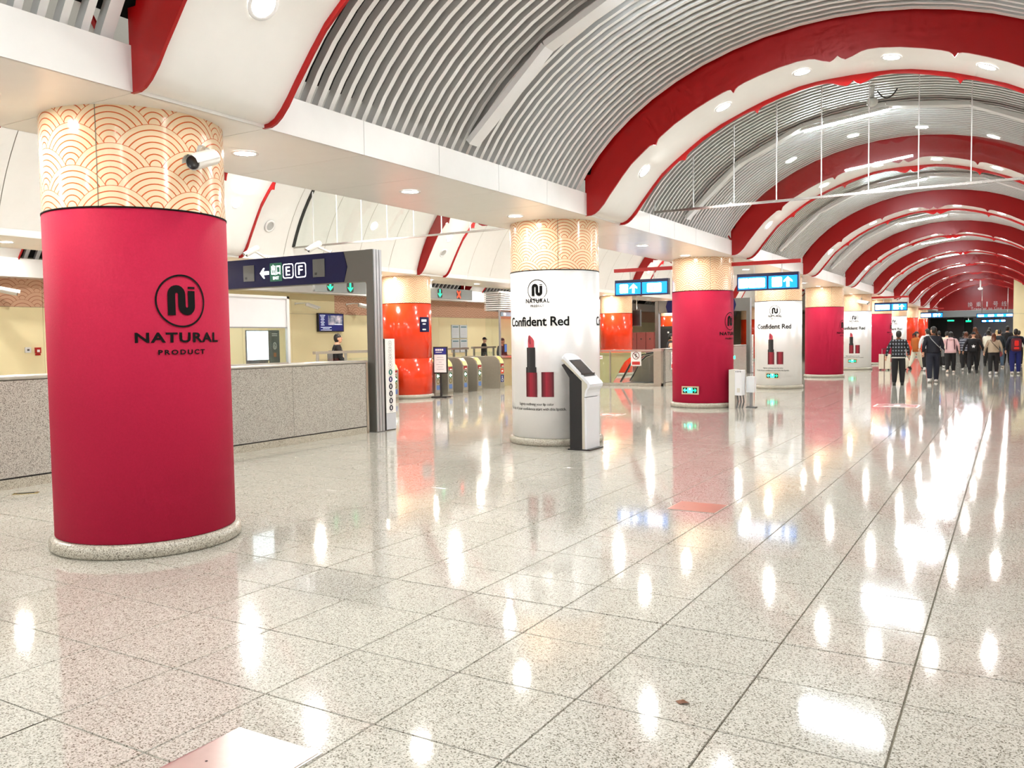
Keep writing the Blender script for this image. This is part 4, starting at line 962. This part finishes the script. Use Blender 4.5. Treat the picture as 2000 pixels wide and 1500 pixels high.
path = [(.02, .08), (.16, .30), (.36, .64), (.50, .86), (.68, 1.0), (.95, 1.095), (1.3, 1.14), (1.70, 1.155)]
BEI = mat('escalator_beige', srgb(205, 198, 150), .35)
for y in (.0, .9):
    MB().tube([(x, y, z) for x, z in path], .035, BLACK, 8).build('handrail', e)
    MB().tube([(x, y, z-.05) for x, z in path], .02, BRONZE, 6).build('handrail_guide', e)
MB().prism([(-1.6, .0), (-.05, 0)]+[(x-.06, z-.03) for x, z in path[:7]]+[(1.2, 1.16), (-1.6, 1.16)], -.62, -.58, BEI, 'y').build('side_panel', e)
MB().prism([(.1, 0), (1.7, 0), (1.7, 1.08)]+[(x, z-.08) for x, z in path[::-1][1:]], .88, .92, mat('escalator_steel', (.22, .21, .20), .3, .8), 'y').build('balustrade', e)
MB().box(.1, 1.7, -.5, .85, .002, .03, BLACK).build('dark_recess', e)  # black slab stands in for the darkness of the escalator opening
for k_ in range(8): MB().box(.15+.05*k_*2, .2+.1*k_, -.4, .8, .03, .06, DGREY).build('step', e)
# counter sticker near the third column
q = MB().box(0, .006, -.10, .10, 0, .62, W_WHITE).build('notice_sticker', loc=(-10.205, 28.25, .55)); tag(q, 'tall white sticker with a purple mark on the counter by the third column', 'sticker'); b = MB(); T = plane_T((.008, 0, 0), (0, 1, 0)); b.add(*ring_geo(.06, .045, 0, .48, 18), mat('purple', srgb(110, 60, 120), .4), T=T); b.add(*ring_geo(.06, .045, 0, .33, 18), MATS['purple'], T=T); b.add(*rrect_geo(.13, .14, .01, 0, .12), RD, T=T); b.build('print', q)

# ------------------------------------------------------------------ lockers and cabinets deep in the aisle
for k_, (xa, xb) in enumerate(((-17.1, -16.7), (-16.68, -16.2), (-16.18, -15.75))):
    o = empty('locker', ((xa+xb)/2, 41.0, 0), 0, 'brown locker, %s of three beyond the red column' % ('left', 'middle', 'right')[k_], 'locker', 'brown lockers'); w = (xb-xa)/2; LB = mat('locker_brown', srgb(130, 62, 56), .4, var=.06)
    MB().box(-w, w, 0, .5, 0, 1.93, LB).build('body', o); MB().box(-w+.02, w-.02, -.015, 0, .05, 1.9, LB).build('door', o); MB().box(-.03, .03, -.03, -.015, 1.55, 1.62, BLACK).build('handle', o)
o = empty('vending_cabinet', (-15.3, 41.6, 0), 0, 'tall dark cabinet beside the brown lockers', 'cabinet'); MB().box(-.42, .42, 0, .6, 0, 2.22, mat('cabinet_dark', (.03, .028, .02), .4)).build('body', o); MB().box(-.36, .36, -.02, 0, .1, 2.1, BLACK).build('door', o); MB().ell((.1, -.03, 1.9), (.05, .02, .05), W_WHITE).build('lamp', o)
o = empty('hanging_display', (-14.65, 36.0, 2.18), 0, 'dark grey display hanging right of the red outer column', 'display'); MB().box(-.2, .2, -.06, .06, 0, .74, DGREY).build('case', o); MB().box(-.17, .17, -.065, -.06, .04, .70, BLACK).build('display', o); MB().tube([(0, 0, .74), (0, 0, ZS-2.18)], .02, STEEL).build('hanger_rod', o)

# ------------------------------------------------------------------ small things on the floor
for k_, (xa, xb, ya, yb) in enumerate(PLATES):
    e = empty('access_plate', ((xa+xb)/2, (ya+yb)/2, 0), 0, ('brushed steel floor access plate at the bottom edge', 'reddish metal floor access plate in front of the third column')[k_], 'floor plate'); w, h = (xb-xa)/2, (yb-ya)/2
    pm = mat('plate_steel', (.62, .57, .54), .36, 1, var=.1, scale=14) if k_ == 0 else mat('plate_red', srgb(186, 120, 104), .3, .35, var=.08)
    MB().box(-w, w, -h, h, .0005, .003, STEEL if k_ == 0 else mat('plate_rim', (.6, .55, .5), .3, .8)).build('rim', e); MB().box(-w+.012, w-.012, -h+.012, h-.012, .003, .005, pm).build('plate', e)
    MB().add(*disc_geo(.006, -.12, -.06, 12), BLACK, T=Matrix.Translation((0, 0, .006))).build('key_hole', e)
q = MB().box(-.13, .13, -.05, .05, .0005, .006, mat('brass', (.62, .48, .2), .25, 1)).build('floor_socket', loc=(-9.76, 5.5, 0), rot=(0, 0, R(50))); tag(q, 'small brass floor socket before the granite counter', 'floor socket'); MB().box(-.09, .09, -.025, .025, .006, .008, BLACK).build('lid', q)
b = MB(); b.add([(-.03, 0, .004), (0, .022, .010), (.035, .01, .004), (.03, -.012, .012), (-.005, -.02, .003)], [(0, 4, 3, 2, 1)], mat('leaf_brown', srgb(110, 66, 36), .6)); q = b.build('dry_leaf', loc=(-1.30, 3.71, 0)); tag(q, 'small brown dry leaf on the granite floor', 'leaf')
def floor_sticker(loc, rz, s, lab):
    e = empty('floor_sticker', loc, rz, lab, 'floor sticker'); RS = mat('sticker_red', srgb(176, 96, 92), .2); 
    MB().prism([(-.5*s, -.45*s), (.5*s, -.45*s), (.5*s, .35*s), (0, .7*s), (-.5*s, .35*s)], .0006, .0014, W_WHITE).build('border', e)
    MB().prism([(-.46*s, -.41*s), (.46*s, -.41*s), (.46*s, .33*s), (0, .64*s), (-.46*s, .33*s)], .0014, .002, RS).build('field', e)
    b = MB()
    for g in (arrow_geo(.5*s, 0, 0, .1*s), rrect_geo(.6*s, .06*s, .01, 0, -.22*s), rrect_geo(.5*s, .05*s, .01, 0, -.32*s)): b.add(*g, W_WHITE, T=Matrix.Translation((0, 0, .0026)))
    b.build('print', e)
floor_sticker((-2.32, 21.7, 0), 0, .95, 'faded red direction sticker on the floor in mid hall')
floor_sticker((-7.6, 17.1, 0), R(90), .6, 'faded red sticker on the floor between the second and third columns')
# ------------------------------------------------------------------ people
SKIN = mat('skin', srgb(214, 164, 134), .5, var=.05, scale=20)
HAIRB = mat('hair_black', (.012, .010, .009), .45, var=.2, scale=60)
HAIRR = mat('hair_brown', srgb(92, 48, 26), .45, var=.2, scale=60)
SHOEW = mat('shoe_white', (.75, .74, .72), .5, var=.05); SHOEB = mat('shoe_black', (.02, .02, .02), .5, var=.1)
def cloth(name, r, g, b): return mat('cloth_'+name, srgb(r, g, b), .8, var=.12, scale=30, bump=.15, bscale=120)
def pattern_cloth(name, kind, c1, c2, sx, sz):
    m = bpy.data.materials.new('cloth_'+name); m.use_nodes = True; n, l = nodes_of(m); bs = n['Principled BSDF']; bs.inputs['Roughness'].default_value = .8
    t = n.new('ShaderNodeTexCoord'); s = n.new('ShaderNodeSeparateXYZ'); l.new(t.outputs['Object'], s.inputs[0])
    def mt(op, a, b_=None):
        q = n.new('ShaderNodeMath'); q.operation = op
        for k, v in enumerate((a, b_)):
            if v is None: continue
            if isinstance(v, (int, float)): q.inputs[k].default_value = v
            else: l.new(v, q.inputs[k])
        return q.outputs[0]
    fz = mt('LESS_THAN', mt('FRACT', mt('MULTIPLY', s.outputs[2], sz)), .30)
    if kind == 'stripe': fac = fz
    else:
        fx = mt('LESS_THAN', mt('FRACT', mt('MULTIPLY', s.outputs[0], sx)), .30); fac = mt('ADD', mt('MULTIPLY', fx, fz), mt('MULTIPLY', mt('ADD', fx, fz), .05))
    mx = n.new('ShaderNodeMix'); mx.data_type = 'RGBA'; mx.inputs[6].default_value = srgb(*c1)+(1,); mx.inputs[7].default_value = srgb(*c2)+(1,)
    l.new(fac, mx.inputs[0]); l.new(mx.outputs[2], bs.inputs['Base Color']); return m
PLAID = pattern_cloth('plaid', 'plaid', (14, 16, 22), (170, 178, 190), 11.5, 9)
STRIPE = pattern_cloth('stripe', 'stripe', (70, 74, 88), (170, 172, 182), 1, 9)

def hand_geo(side):
    """palm, four fingers of different length with a knuckle bend, and a thumb from the side of the palm; points down -z"""
    b = MB(); s = side
    b.tube([(0, 0, .015), (0, 0, -.03), (0, .004, -.085)], [.024, .034, .030], SKIN, 8)
    for k, (y, L) in enumerate(((.030, .070), (.010, .080), (-.010, .075), (-.029, .058))):
        b.tube([(0, y, -.078), (-s*.004, y, -.078-L*.45), (-s*.020, y, -.078-L*.95)], [.0095, .0088, .0066], SKIN, 6)
    b.tube([(0, .026, -.025), (-s*.012, .052, -.055), (-s*.020, .056, -.088)], [.012, .0105, .008], SKIN, 6)
    return b
def head_add(b, T, hs):
    b.ell((0, 0, 0), (.073*hs, .092*hs, .112*hs), SKIN, 16, 12, T=T)
    b.ell((0, .03*hs, -.075*hs), (.050*hs, .055*hs, .048*hs), SKIN, 12, 8, T=T)
    b.tube([(0, .085*hs, .012*hs), (0, .108*hs, -.022*hs), (0, .088*hs, -.032*hs)], [.008*hs, .014*hs, .010*hs], SKIN, 6, T=T)
    for s in (-1, 1):
        b.ell((s*.075*hs, -.008*hs, -.012*hs), (.010*hs, .020*hs, .032*hs), SKIN, 8, 6, T=T)
        b.ell((s*.030*hs, .082*hs, .012*hs), (.012*hs, .008*hs, .006*hs), PRINT, 6, 4, T=T)
    b.ell((0, .086*hs, -.058*hs), (.024*hs, .007*hs, .005*hs), mat('lips', srgb(170, 90, 84), .5, var=0), 8, 4, T=T)
def person(loc, label, h=1.75, face=0, top=None, pants=None, shoe=None, hair='short', hairm=None, stride=.10, lift=0, arms=((.02, 0), (.02, 0)), coat=None, coat_len=.0, hood=False, wide=1.0, head_turn=0, head_nod=0, bald=False, group='people walking away down the hall', sleeve=None, collar=None, hem=None):
    k = h/1.75; e = empty('person', loc, face, label, 'person', group)
    top = top or cloth('black', 14, 14, 16); pants = pants or cloth('black', 14, 14, 16); shoe = shoe or SHOEW; sleeve = sleeve or top
    V = []; Rr = []; E = []; tags = {}
    def v(p, r): V.append((p[0]*k, p[1]*k, p[2]*k)); Rr.append(r*k if not isinstance(r, tuple) else (r[0]*k, r[1]*k)); return len(V)-1
    segs = []
    def ed(a, c, t): E.append((a, c)); segs.append((a, c, t))
    pel = v((0, 0, .95), (.150*wide, .115)); sp = v((0, .0, 1.12), (.150*wide, .115)); ch = v((0, .0, 1.31), (.165*wide, .12)); nb = v((0, 0, 1.455), (.085, .075)); nk = v((0, .012, 1.53), (.052, .055)); hd = v((0, .022, 1.575), (.05, .05))
    ed(pel, sp, 'top'); ed(sp, ch, 'top'); ed(ch, nb, 'top'); ed(nb, nk, 'skin'); ed(nk, hd, 'skin')
    wr = []; feet = []
    for s, (sw, out) in zip((-1, 1), arms):
        sh = v((s*.175*wide, -.005, 1.405), (.074, .074)); el = v((s*(.235*wide+out*.5), -.03+sw*.35, 1.15), (.058, .058)); w_ = v((s*(.235*wide+out), .035+sw, .92+abs(sw)*.25), (.040, .040))
        ed(ch, sh, 'top'); ed(sh, el, 'sleeve'); ed(el, w_, 'sleeve'); wr.append((s, V[el], V[w_]))
    for s in (-1, 1):
        st = stride*s; lf = lift if s > 0 else 0
        hp = v((s*.088*wide, 0, .90), (.132, .13)); kn = v((s*.098*wide, st*.55+.03+lf*.3, .50+lf*.2), (.100, .104)); an = v((s*.100*wide, st*1.2-.01-(lf*.9), .10+lf*.9+max(0, -st)*.18), (.072, .074)); to = v((s*.108*wide, st*1.2+.11-lf*.7, .045+lf*.4), (.042, .040))
        ed(pel, hp, 'pants'); ed(hp, kn, 'pants'); ed(kn, an, 'pants'); ed(an, to, 'shoe'); feet.append((an, to))
    me = bpy.data.meshes.new('p'); me.from_pydata(V, E, []); ob = bpy.data.objects.new('p', me); COL.objects.link(ob)
    ob.modifiers.new('skin', 'SKIN'); 
    sv = me.skin_vertices[0].data
    for i, r_ in enumerate(Rr): sv[i].radius = r_ if isinstance(r_, tuple) else (r_, r_); sv[i].use_root = (i == 0)
    sb = ob.modifiers.new('sub', 'SUBSURF'); sb.levels = 2; sb.render_levels = 2
    dg = bpy.context.evaluated_depsgraph_get(); ev = ob.evaluated_get(dg); m2 = ev.to_mesh()
    b = MB(); mm = {'top': top, 'pants': pants, 'skin': SKIN, 'shoe': shoe, 'sleeve': sleeve}
    vs = [tuple(q.co) for q in m2.vertices]; Vv = [Vector(p) for p in V]; byt = {}
    for p in m2.polygons:
        c = p.center; best = None
        for (a, c2, t) in segs:
            A, B = Vv[a], Vv[c2]; d = B-A; u = max(0, min(1, (c-A).dot(d)/d.length_squared)); q = (A+d*u-c).length
            if best is None or q < best[0]: best = (q, t)
        t = best[1]
        if t == 'top' and c.z < .93*k: t = 'pants'
        if t == 'pants' and c.z > .965*k: t = 'top'
        byt.setdefault(t, []).append(tuple(p.vertices))
    o0 = len(b.v); first = True
    for t, fs in byt.items():
        if first: b.add(vs, fs, mm[t], True); first = False
        else:
            kk = b.mi(mm[t])
            for f in fs: b.f.append(f); b.m.append(kk); b.sm.append(True)
    ev.to_mesh_clear(); bpy.data.objects.remove(ob); bpy.data.meshes.remove(me)
    for s, el, w_ in wr:
        d = (Vector(w_)-Vector(el)).normalized(); rot = d.to_track_quat('-Z', 'Y').to_matrix().to_4x4()
        hb = hand_geo(s); T = Matrix.Translation(w_) @ rot @ Matrix.Scale(k, 4); b.add(hb.v, hb.f, SKIN, True, T=T)
    hs = k*1.02; TH = Matrix.Translation((0, .03*k, 1.635*k)) @ Matrix.Rotation(head_turn, 4, 'Z') @ Matrix.Rotation(-head_nod, 4, 'X')
    head_add(b, TH, hs); b.build('body', e)
    for ia, it in feet:
        A, B = Vector(V[ia]), Vector(V[it]); d = B-A; d.z *= .6; d.normalize(); c = A*.55+B*.45; c.z = max(c.z-.03*k, .048*k)
        sb_ = MB(); TS = Matrix.Translation(c) @ d.to_track_quat('Y', 'Z').to_matrix().to_4x4()
        sb_.ell((0, .01*k, 0), (.052*k, .135*k, .050*k), shoe, 12, 8, T=TS); sb_.box(-.046*k, .046*k, -.10*k, .12*k, -.046*k, -.026*k, SHOEW if shoe is not SHOEB else SHOEB, T=TS, bev=.03*k); sb_.build('shoe', e)
    hm = hairm or HAIRB; hb = MB()
    if hair == 'cap':
        hb.ell((0, -.006, .028), (.084*hs, .100*hs, .094*hs), hm, 16, 8, T=TH, v1=PI*.55); hb.box(-.06*hs, .06*hs, .07*hs, .15*hs, .025*hs, .035*hs, hm, T=TH); hb.build('cap', e)
    else:
        hb.ell((0, -.010*hs, .020*hs), (.083*hs, .098*hs, .108*hs), hm, 16, 8, T=TH, v1=PI*.50)
        hb.ell((0, -.030*hs, .0), (.080*hs, .080*hs, .112*hs), hm, 16, 10, T=TH)
        if hair == 'long': hb.tube([(0, -.05*hs, .03*hs), (0, -.075*hs, -.10*hs), (0, -.085*hs, -.25*hs)], [.075*hs, .095*hs, .07*hs], hm, 10, T=TH)
        if hair == 'bob': hb.tube([(0, -.025*hs, .04*hs), (0, -.035*hs, -.06*hs), (0, -.035*hs, -.13*hs)], [.085*hs, .098*hs, .085*hs], hm, 12, T=TH)
        if hair == 'tail': hb.tube([(0, -.09*hs, .03*hs), (0, -.15*hs, -.01*hs), (0, -.15*hs, -.14*hs)], [.03*hs, .038*hs, .02*hs], hm, 8, T=TH)
        hb.build('hair', e)
    if coat:
        zb = .93-coat_len
        rings = [(1.475, .085, .085), (1.44, .135*wide, .10), (1.38, .180*wide, .125), (1.25, .190*wide, .140), (1.10, .185*wide, .142), (.97, .188*wide, .146), (zb, .200*wide+.05*coat_len, .150+.05*coat_len), (zb+.0, .18*wide+.05*coat_len, .13+.05*coat_len)]
        cb = MB(); n_ = 20; vs = []; fs = []
        for (z, rx, ry) in rings:
            for i in range(n_): a = 2*PI*i/n_; vs.append((rx*k*math.cos(a), ry*k*math.sin(a), z*k))
        for j in range(len(rings)-1):
            for i in range(n_): fs.append((j*n_+i, (j+1)*n_+i, (j+1)*n_+(i+1) % n_, j*n_+(i+1) % n_))
        cb.add(vs, fs, coat, True); cb.build('jacket', e)
    if hood: MB().ell((0, -.085*k, 1.44*k), (.12*k, .07*k, .075*k), hood, 14, 8).build('hood', e)
    if collar: MB().tube([(0, .0, 1.45*k), (0, .01, 1.52*k)], [.085*k, .072*k], collar, 14).build('collar', e)
    if hem: MB().lathe([(.150*k*wide, .872*k), (.186*k*wide, .868*k), (.197*k*wide, .905*k)], hem, 20, T=Matrix.Scale(.77, 4, (0, 1, 0))).build('shirt_hem', e)
    return e, k
def backpack(e, k, m, w=.30, h=.44, z=1.12, d=.16, front=None, strap=None):
    q = empty('backpack', (0, 0, 0)); q.parent = e
    pts = rrect_geo(w*k, h*k, .09*k, 0, 0, 4)[0]; y0 = -.125*k
    b = MB(); b.prism([(p[0], p[1]+z*k) for p in pts], y0-d*k*.75, y0, m, 'y'); pt2 = [(p[0]*.82, p[1]*.84+z*k) for p in pts]; b.prism(pt2, y0-d*k, y0-d*k*.74, m, 'y'); b.build('bag_body', q)
    if front:
        pf = rrect_geo(w*k*.42, h*k*.42, .03*k, 0, 0)[0]; MB().prism([(p[0], p[1]+(z+.06)*k) for p in pf], y0-d*k-.012, y0-d*k, front, 'y').build('front_panel', q)
        pf = rrect_geo(w*k*.5, h*k*.18, .03*k, 0, 0)[0]; MB().prism([(p[0], p[1]+(z-.13)*k) for p in pf], y0-d*k-.03, y0-d*k, front, 'y').build('front_pocket', q)
    for s in (-1, 1): MB().tube([(s*.10*k, y0+.01, (z+h*.42)*k), (s*.115*k, -.02*k, 1.47*k), (s*.12*k, .135*k, 1.30*k), (s*.14*k, .12*k, 1.1*k), (s*.15*k, y0+.02, (z-h*.4)*k)], .018*k, strap or m, 6).build('strap', q)
    q.name = 'backpack'; return q
def shoulder_bag(e, k, m, side=1, z=.92, strapm=None):
    b = MB(); b.box((side*.27-.035)*k, (side*.27+.035)*k, -.13*k, .10*k, (z-.10)*k, (z+.10)*k, m); b.build('bag', e)
    sm = strapm or m
    MB().tube([(side*.27*k, -.08*k, (z+.1)*k), (side*.12*k, -.165*k, 1.15*k), (-side*.06*k, -.150*k, 1.36*k), (-side*.12*k, -.03*k, 1.475*k), (-side*.07*k, .13*k, 1.36*k), (side*.14*k, .15*k, 1.12*k), (side*.25*k, .06*k, (z+.1)*k)], .014*k, sm, 6).build('bag_strap', e)
BLK = cloth('black', 16, 16, 19)
p, k = person((-3.22, 30.4, 0), 'person in a black and white plaid shirt, nearest of the crowd', 1.78, R(4), PLAID, BLK, SHOEB, 'short', stride=.05, arms=((-.02, .10), (.16, .03)), coat=PLAID, coat_len=.04, wide=1.12, head_nod=-.35, hem=W_WHITE)
p, k = person((-2.34, 32.3, 0), 'person in navy jacket with grey cross-body bag, right of the plaid shirt', 1.90, R(8), cloth('navy', 16, 17, 30), cloth('indigo', 26, 30, 46), SHOEW, 'short', stride=.20, arms=((-.10, .03), (.08, .02)), coat=cloth('navy', 16, 17, 30), wide=1.08, head_turn=R(40))
shoulder_bag(p, k, cloth('grey', 120, 120, 118), 1, .92, cloth('strap_grey', 130, 130, 130))
p, k = person((-3.3, 42.2, 0), 'person in white jacket with black yoke, left of the navy jacket', 1.87, R(10), cloth('white', 225, 225, 225), BLK, SHOEW, 'short', stride=.18, arms=((-.06, .05), (.1, 0)), coat=cloth('white', 225, 225, 225), wide=1.05, hood=cloth('white', 225, 225, 225), head_turn=R(30))
MB().lathe([(.10, 1.55*k/1.07), (.19, 1.49*k/1.07), (.205, 1.40*k/1.07)], BLK, 16, T=Matrix.Scale(.8, 4, (0, 1, 0))).build('yoke', p)
p, k = person((-3.9, 43.9, 0), 'person in rust orange coat and cream trousers by the orange columns', 1.76, R(-35), cloth('rust', 176, 92, 30), cloth('cream', 214, 208, 188), SHOEB, 'tail', stride=.26, arms=((.12, .02), (-.1, .02)), coat=cloth('rust', 176, 92, 30), coat_len=.12, head_turn=R(-40))
p, k = person((-2.25, 40.2, 0), 'person in pale pink hooded jacket with dark shoulder straps', 1.72, R(2), cloth('pink', 222, 182, 184), BLK, cloth('shoe_cream', 226, 206, 190), 'bob', stride=.10, arms=((.02, .06), (.02, .06)), coat=cloth('pink', 222, 182, 184), coat_len=.08, wide=1.15, hood=cloth('pink', 222, 182, 184))
for s in (-1, 1): MB().tube([(s*.13*k, -.10*k, 1.44*k), (s*.15*k, -.165*k, 1.25*k), (s*.16*k, -.165*k, 1.0*k)], .018, cloth('maroon', 70, 30, 40), 6).build('strap', p)
p, k = person((-1.78, 42.5, 0), 'person in grey striped pullover beside the pink jacket', 1.70, R(0), STRIPE, BLK, SHOEW, 'bob', HAIRR, stride=.14, lift=.05, coat=STRIPE, coat_len=.03, wide=1.08)
p, k = person((-1.42, 40.4, 0), 'person in black with a white star on a black backpack', 1.70, R(-3), BLK, BLK, SHOEB, 'cap', BLK, stride=.13, lift=.04, arms=((.03, .10), (.03, .10)), coat=BLK, coat_len=.02, wide=1.22)
q = backpack(p, k, BLK, .30, .40, 1.10, .13)
st = []
for i in range(10): a = PI/2+PI*i/5; r_ = .085 if i % 2 == 0 else .036; st.append((r_*math.cos(a)+.03, r_*math.sin(a), 0))
MB().add(st, [tuple(range(10))], W_WHITE, T=plane_T((0, -.125*k-.13*k-.003, 1.14*k), (1, 0, 0))).build('star_print', q)
p, k = person((-.66, 39.1, 0), 'person in a beige cropped pullover with a thin bag strap', 1.64, R(3), cloth('beige', 168, 152, 130), BLK, SHOEW, 'long', HAIRR, stride=.07, arms=((.02, .07), (.02, .05)), coat=cloth('beige', 168, 152, 130), wide=1.15)
shoulder_bag(p, k, cloth('bag_plum', 110, 44, 52), 1, .86, cloth('strap_brown', 90, 76, 62))
p, k = person((.10, 39.5, 0), 'person in blue trousers carrying a red and grey backpack', 1.80, R(6), cloth('coat_dark', 24, 26, 40), cloth('royal', 24, 34, 104), SHOEW, 'short', stride=.08, arms=((.02, .05), (.05, .10)), coat=cloth('coat_dark', 24, 26, 40), wide=1.15, head_nod=-.1)
backpack(p, k, cloth('bag_wine', 96, 34, 46), .34, .50, 1.14, .18, emat('bag_red', srgb(214, 34, 28), 0) if False else cloth('bag_red', 220, 36, 28), cloth('strap_dark', 40, 40, 50))
BG = [((-2.75, 46.0), 1.75, cloth('cream', 214, 208, 188), 'short', HAIRB, 'person in cream hooded top further back, behind the pink jacket'),
      ((-3.2, 47.6), 1.78, BLK, 'short', HAIRB, 'person in black just behind the white jacket'),
      ((-1.55, 46.0), 1.92, cloth('coat_brown', 60, 40, 30), 'bob', HAIRR, 'tall brown-haired person behind the black backpack'),
      ((-1.05, 48.5), 1.78, cloth('ivory', 228, 222, 204), 'bob', HAIRB, 'person in ivory jacket between the star backpack and beige pullover'),
      ((-.55, 46.5), 1.80, cloth('teal_dark', 24, 34, 40), 'short', HAIRB, 'person in dark jacket and jeans ahead of the beige pullover'),
      ((-.25, 50.0), 1.98, BLK, 'short', HAIRB, 'tallest dark figure in the crowd ahead of the red backpack'),
      ((.25, 49.0), 1.74, cloth('white', 225, 225, 225), 'short', HAIRB, 'person in white ahead of the red backpack, by the yellow wall'),
      ((-2.2, 50.5), 1.72, cloth('charcoal', 44, 44, 48), 'bob', HAIRB, 'charcoal figure deep in the middle of the crowd'),
      ((-1.7, 53.0), 1.74, cloth('coral', 226, 120, 96), 'bob', HAIRR, 'person with coral hood deep in the crowd'),
      ((-.75, 54.0), 1.80, cloth('sand', 206, 186, 150), 'bob', mat('hair_fair', srgb(196, 170, 120), .5), 'fair-haired figure in sand coat deep in the crowd'),
      ((-3.1, 55.0), 1.74, BLK, 'short', HAIRB, 'black figure deep in the left of the crowd'),
      ((-1.2, 58.0), 1.95, cloth('slate', 40, 44, 56), 'short', HAIRB, 'tall slate figure near the passage entrance'),
      ((-2.5, 60.0), 1.74, cloth('grey2', 150, 150, 150), 'short', HAIRB, 'light grey figure farthest left near the passage')]
for i, ((x, y), h, m, hr, hm, lb) in enumerate(BG):
    person((x, y, 0), lb, h, R(random.uniform(-12, 12)), m, BLK if i != 4 else cloth('jeans', 74, 96, 118), SHOEB if i % 2 else SHOEW, hr, hm, stride=random.uniform(.05, .2), coat=m, coat_len=.04*(i % 3), wide=1.05)
p, k = person((-16.6, 18.35, 0), 'person in black with a grey bag strap looking at a phone below the wall screen', 1.90, R(-42), BLK, BLK, SHOEB, 'short', stride=.04, arms=((.22, .0), (.22, .0)), coat=BLK, coat_len=.05, head_nod=-.15, group='people beyond the ticket gates')
backpack(p, k, cloth('grey', 120, 120, 118), .28, .36, 1.14, .12)
p, k = person((-21.5, 33.9, 0), 'person in black with a flat cap by the yellow wall', 1.78, R(-60), BLK, BLK, SHOEB, 'cap', BLK, stride=.1, coat=BLK, coat_len=.06, group='people beyond the ticket gates')
p, k = person((-17.0, 28.1, 0), 'clerk in dark clothes behind the blue monitor in the glazed booth', 1.72, R(-100), cloth('uniform', 40, 50, 70), BLK, SHOEB, 'short', stride=.02, group='people beyond the ticket gates')
p, k = person((-11.0, 30.3, 0), 'person in dark T-shirt leaning on the counter behind the third column', 1.80, R(-60), cloth('tee_navy', 24, 24, 34), BLK, SHOEB, 'short', stride=.05, arms=((.2, .1), (.1, .05)), sleeve=SKIN, coat=cloth('tee_navy', 24, 24, 34), group='people beyond the ticket gates')
# luggage beside the nearest walker
e = empty('suitcase', (-5.1, 42.6, 0), R(15), 'cream suitcase with brown strap left of the plaid shirt', 'suitcase')
SCM = mat('suitcase_cream', srgb(226, 216, 196), .5); MB().box(-.24, .24, -.14, .14, .06, .74, SCM, bev=.05).build('shell', e); MB().box(-.05, -.01, -.146, .146, .06, .745, cloth('brown', 90, 50, 34)).build('strap', e)
for s in (-1, 1):
    MB().lathe([(.0, -.02), (.04, -.02), (.04, .02), (0, .02)], BLACK, 12, T=Matrix.Translation((s*.17, 0, .04)) @ Matrix.Rotation(PI/2, 4, 'X')).build('wheel', e); MB().tube([(s*.10, .1, .74), (s*.10, .1, .98)], .012, STEEL).build('pull_handle', e)
MB().tube([(-.10, .1, .98), (.10, .1, .98)], .014, BLACK).build('grip', e)
e = empty('travel_bag', (-4.38, 42.3, 0), R(-10), 'plump cream travel bag beside the cream suitcase', 'bag')
MB().ell((0, 0, .36), (.36, .22, .36), SCM, 18, 12).build('bag_body', e); MB().tube([(-.18, 0, .66), (-.14, 0, .86), (.0, 0, .93), (.14, 0, .86), (.18, 0, .66)], .018, cloth('brown', 90, 50, 34)).build('handle', e)
for s in (-1, 1): MB().lathe([(.0, -.02), (.045, -.02), (.045, .02), (0, .02)], BLACK, 12, T=Matrix.Translation((s*.2, 0, .045)) @ Matrix.Rotation(PI/2, 4, 'X')).build('wheel', e)
for m_ in bpy.data.materials:
    if m_ is not E_TUBE: m_.cycles.emission_sampling = 'NONE'
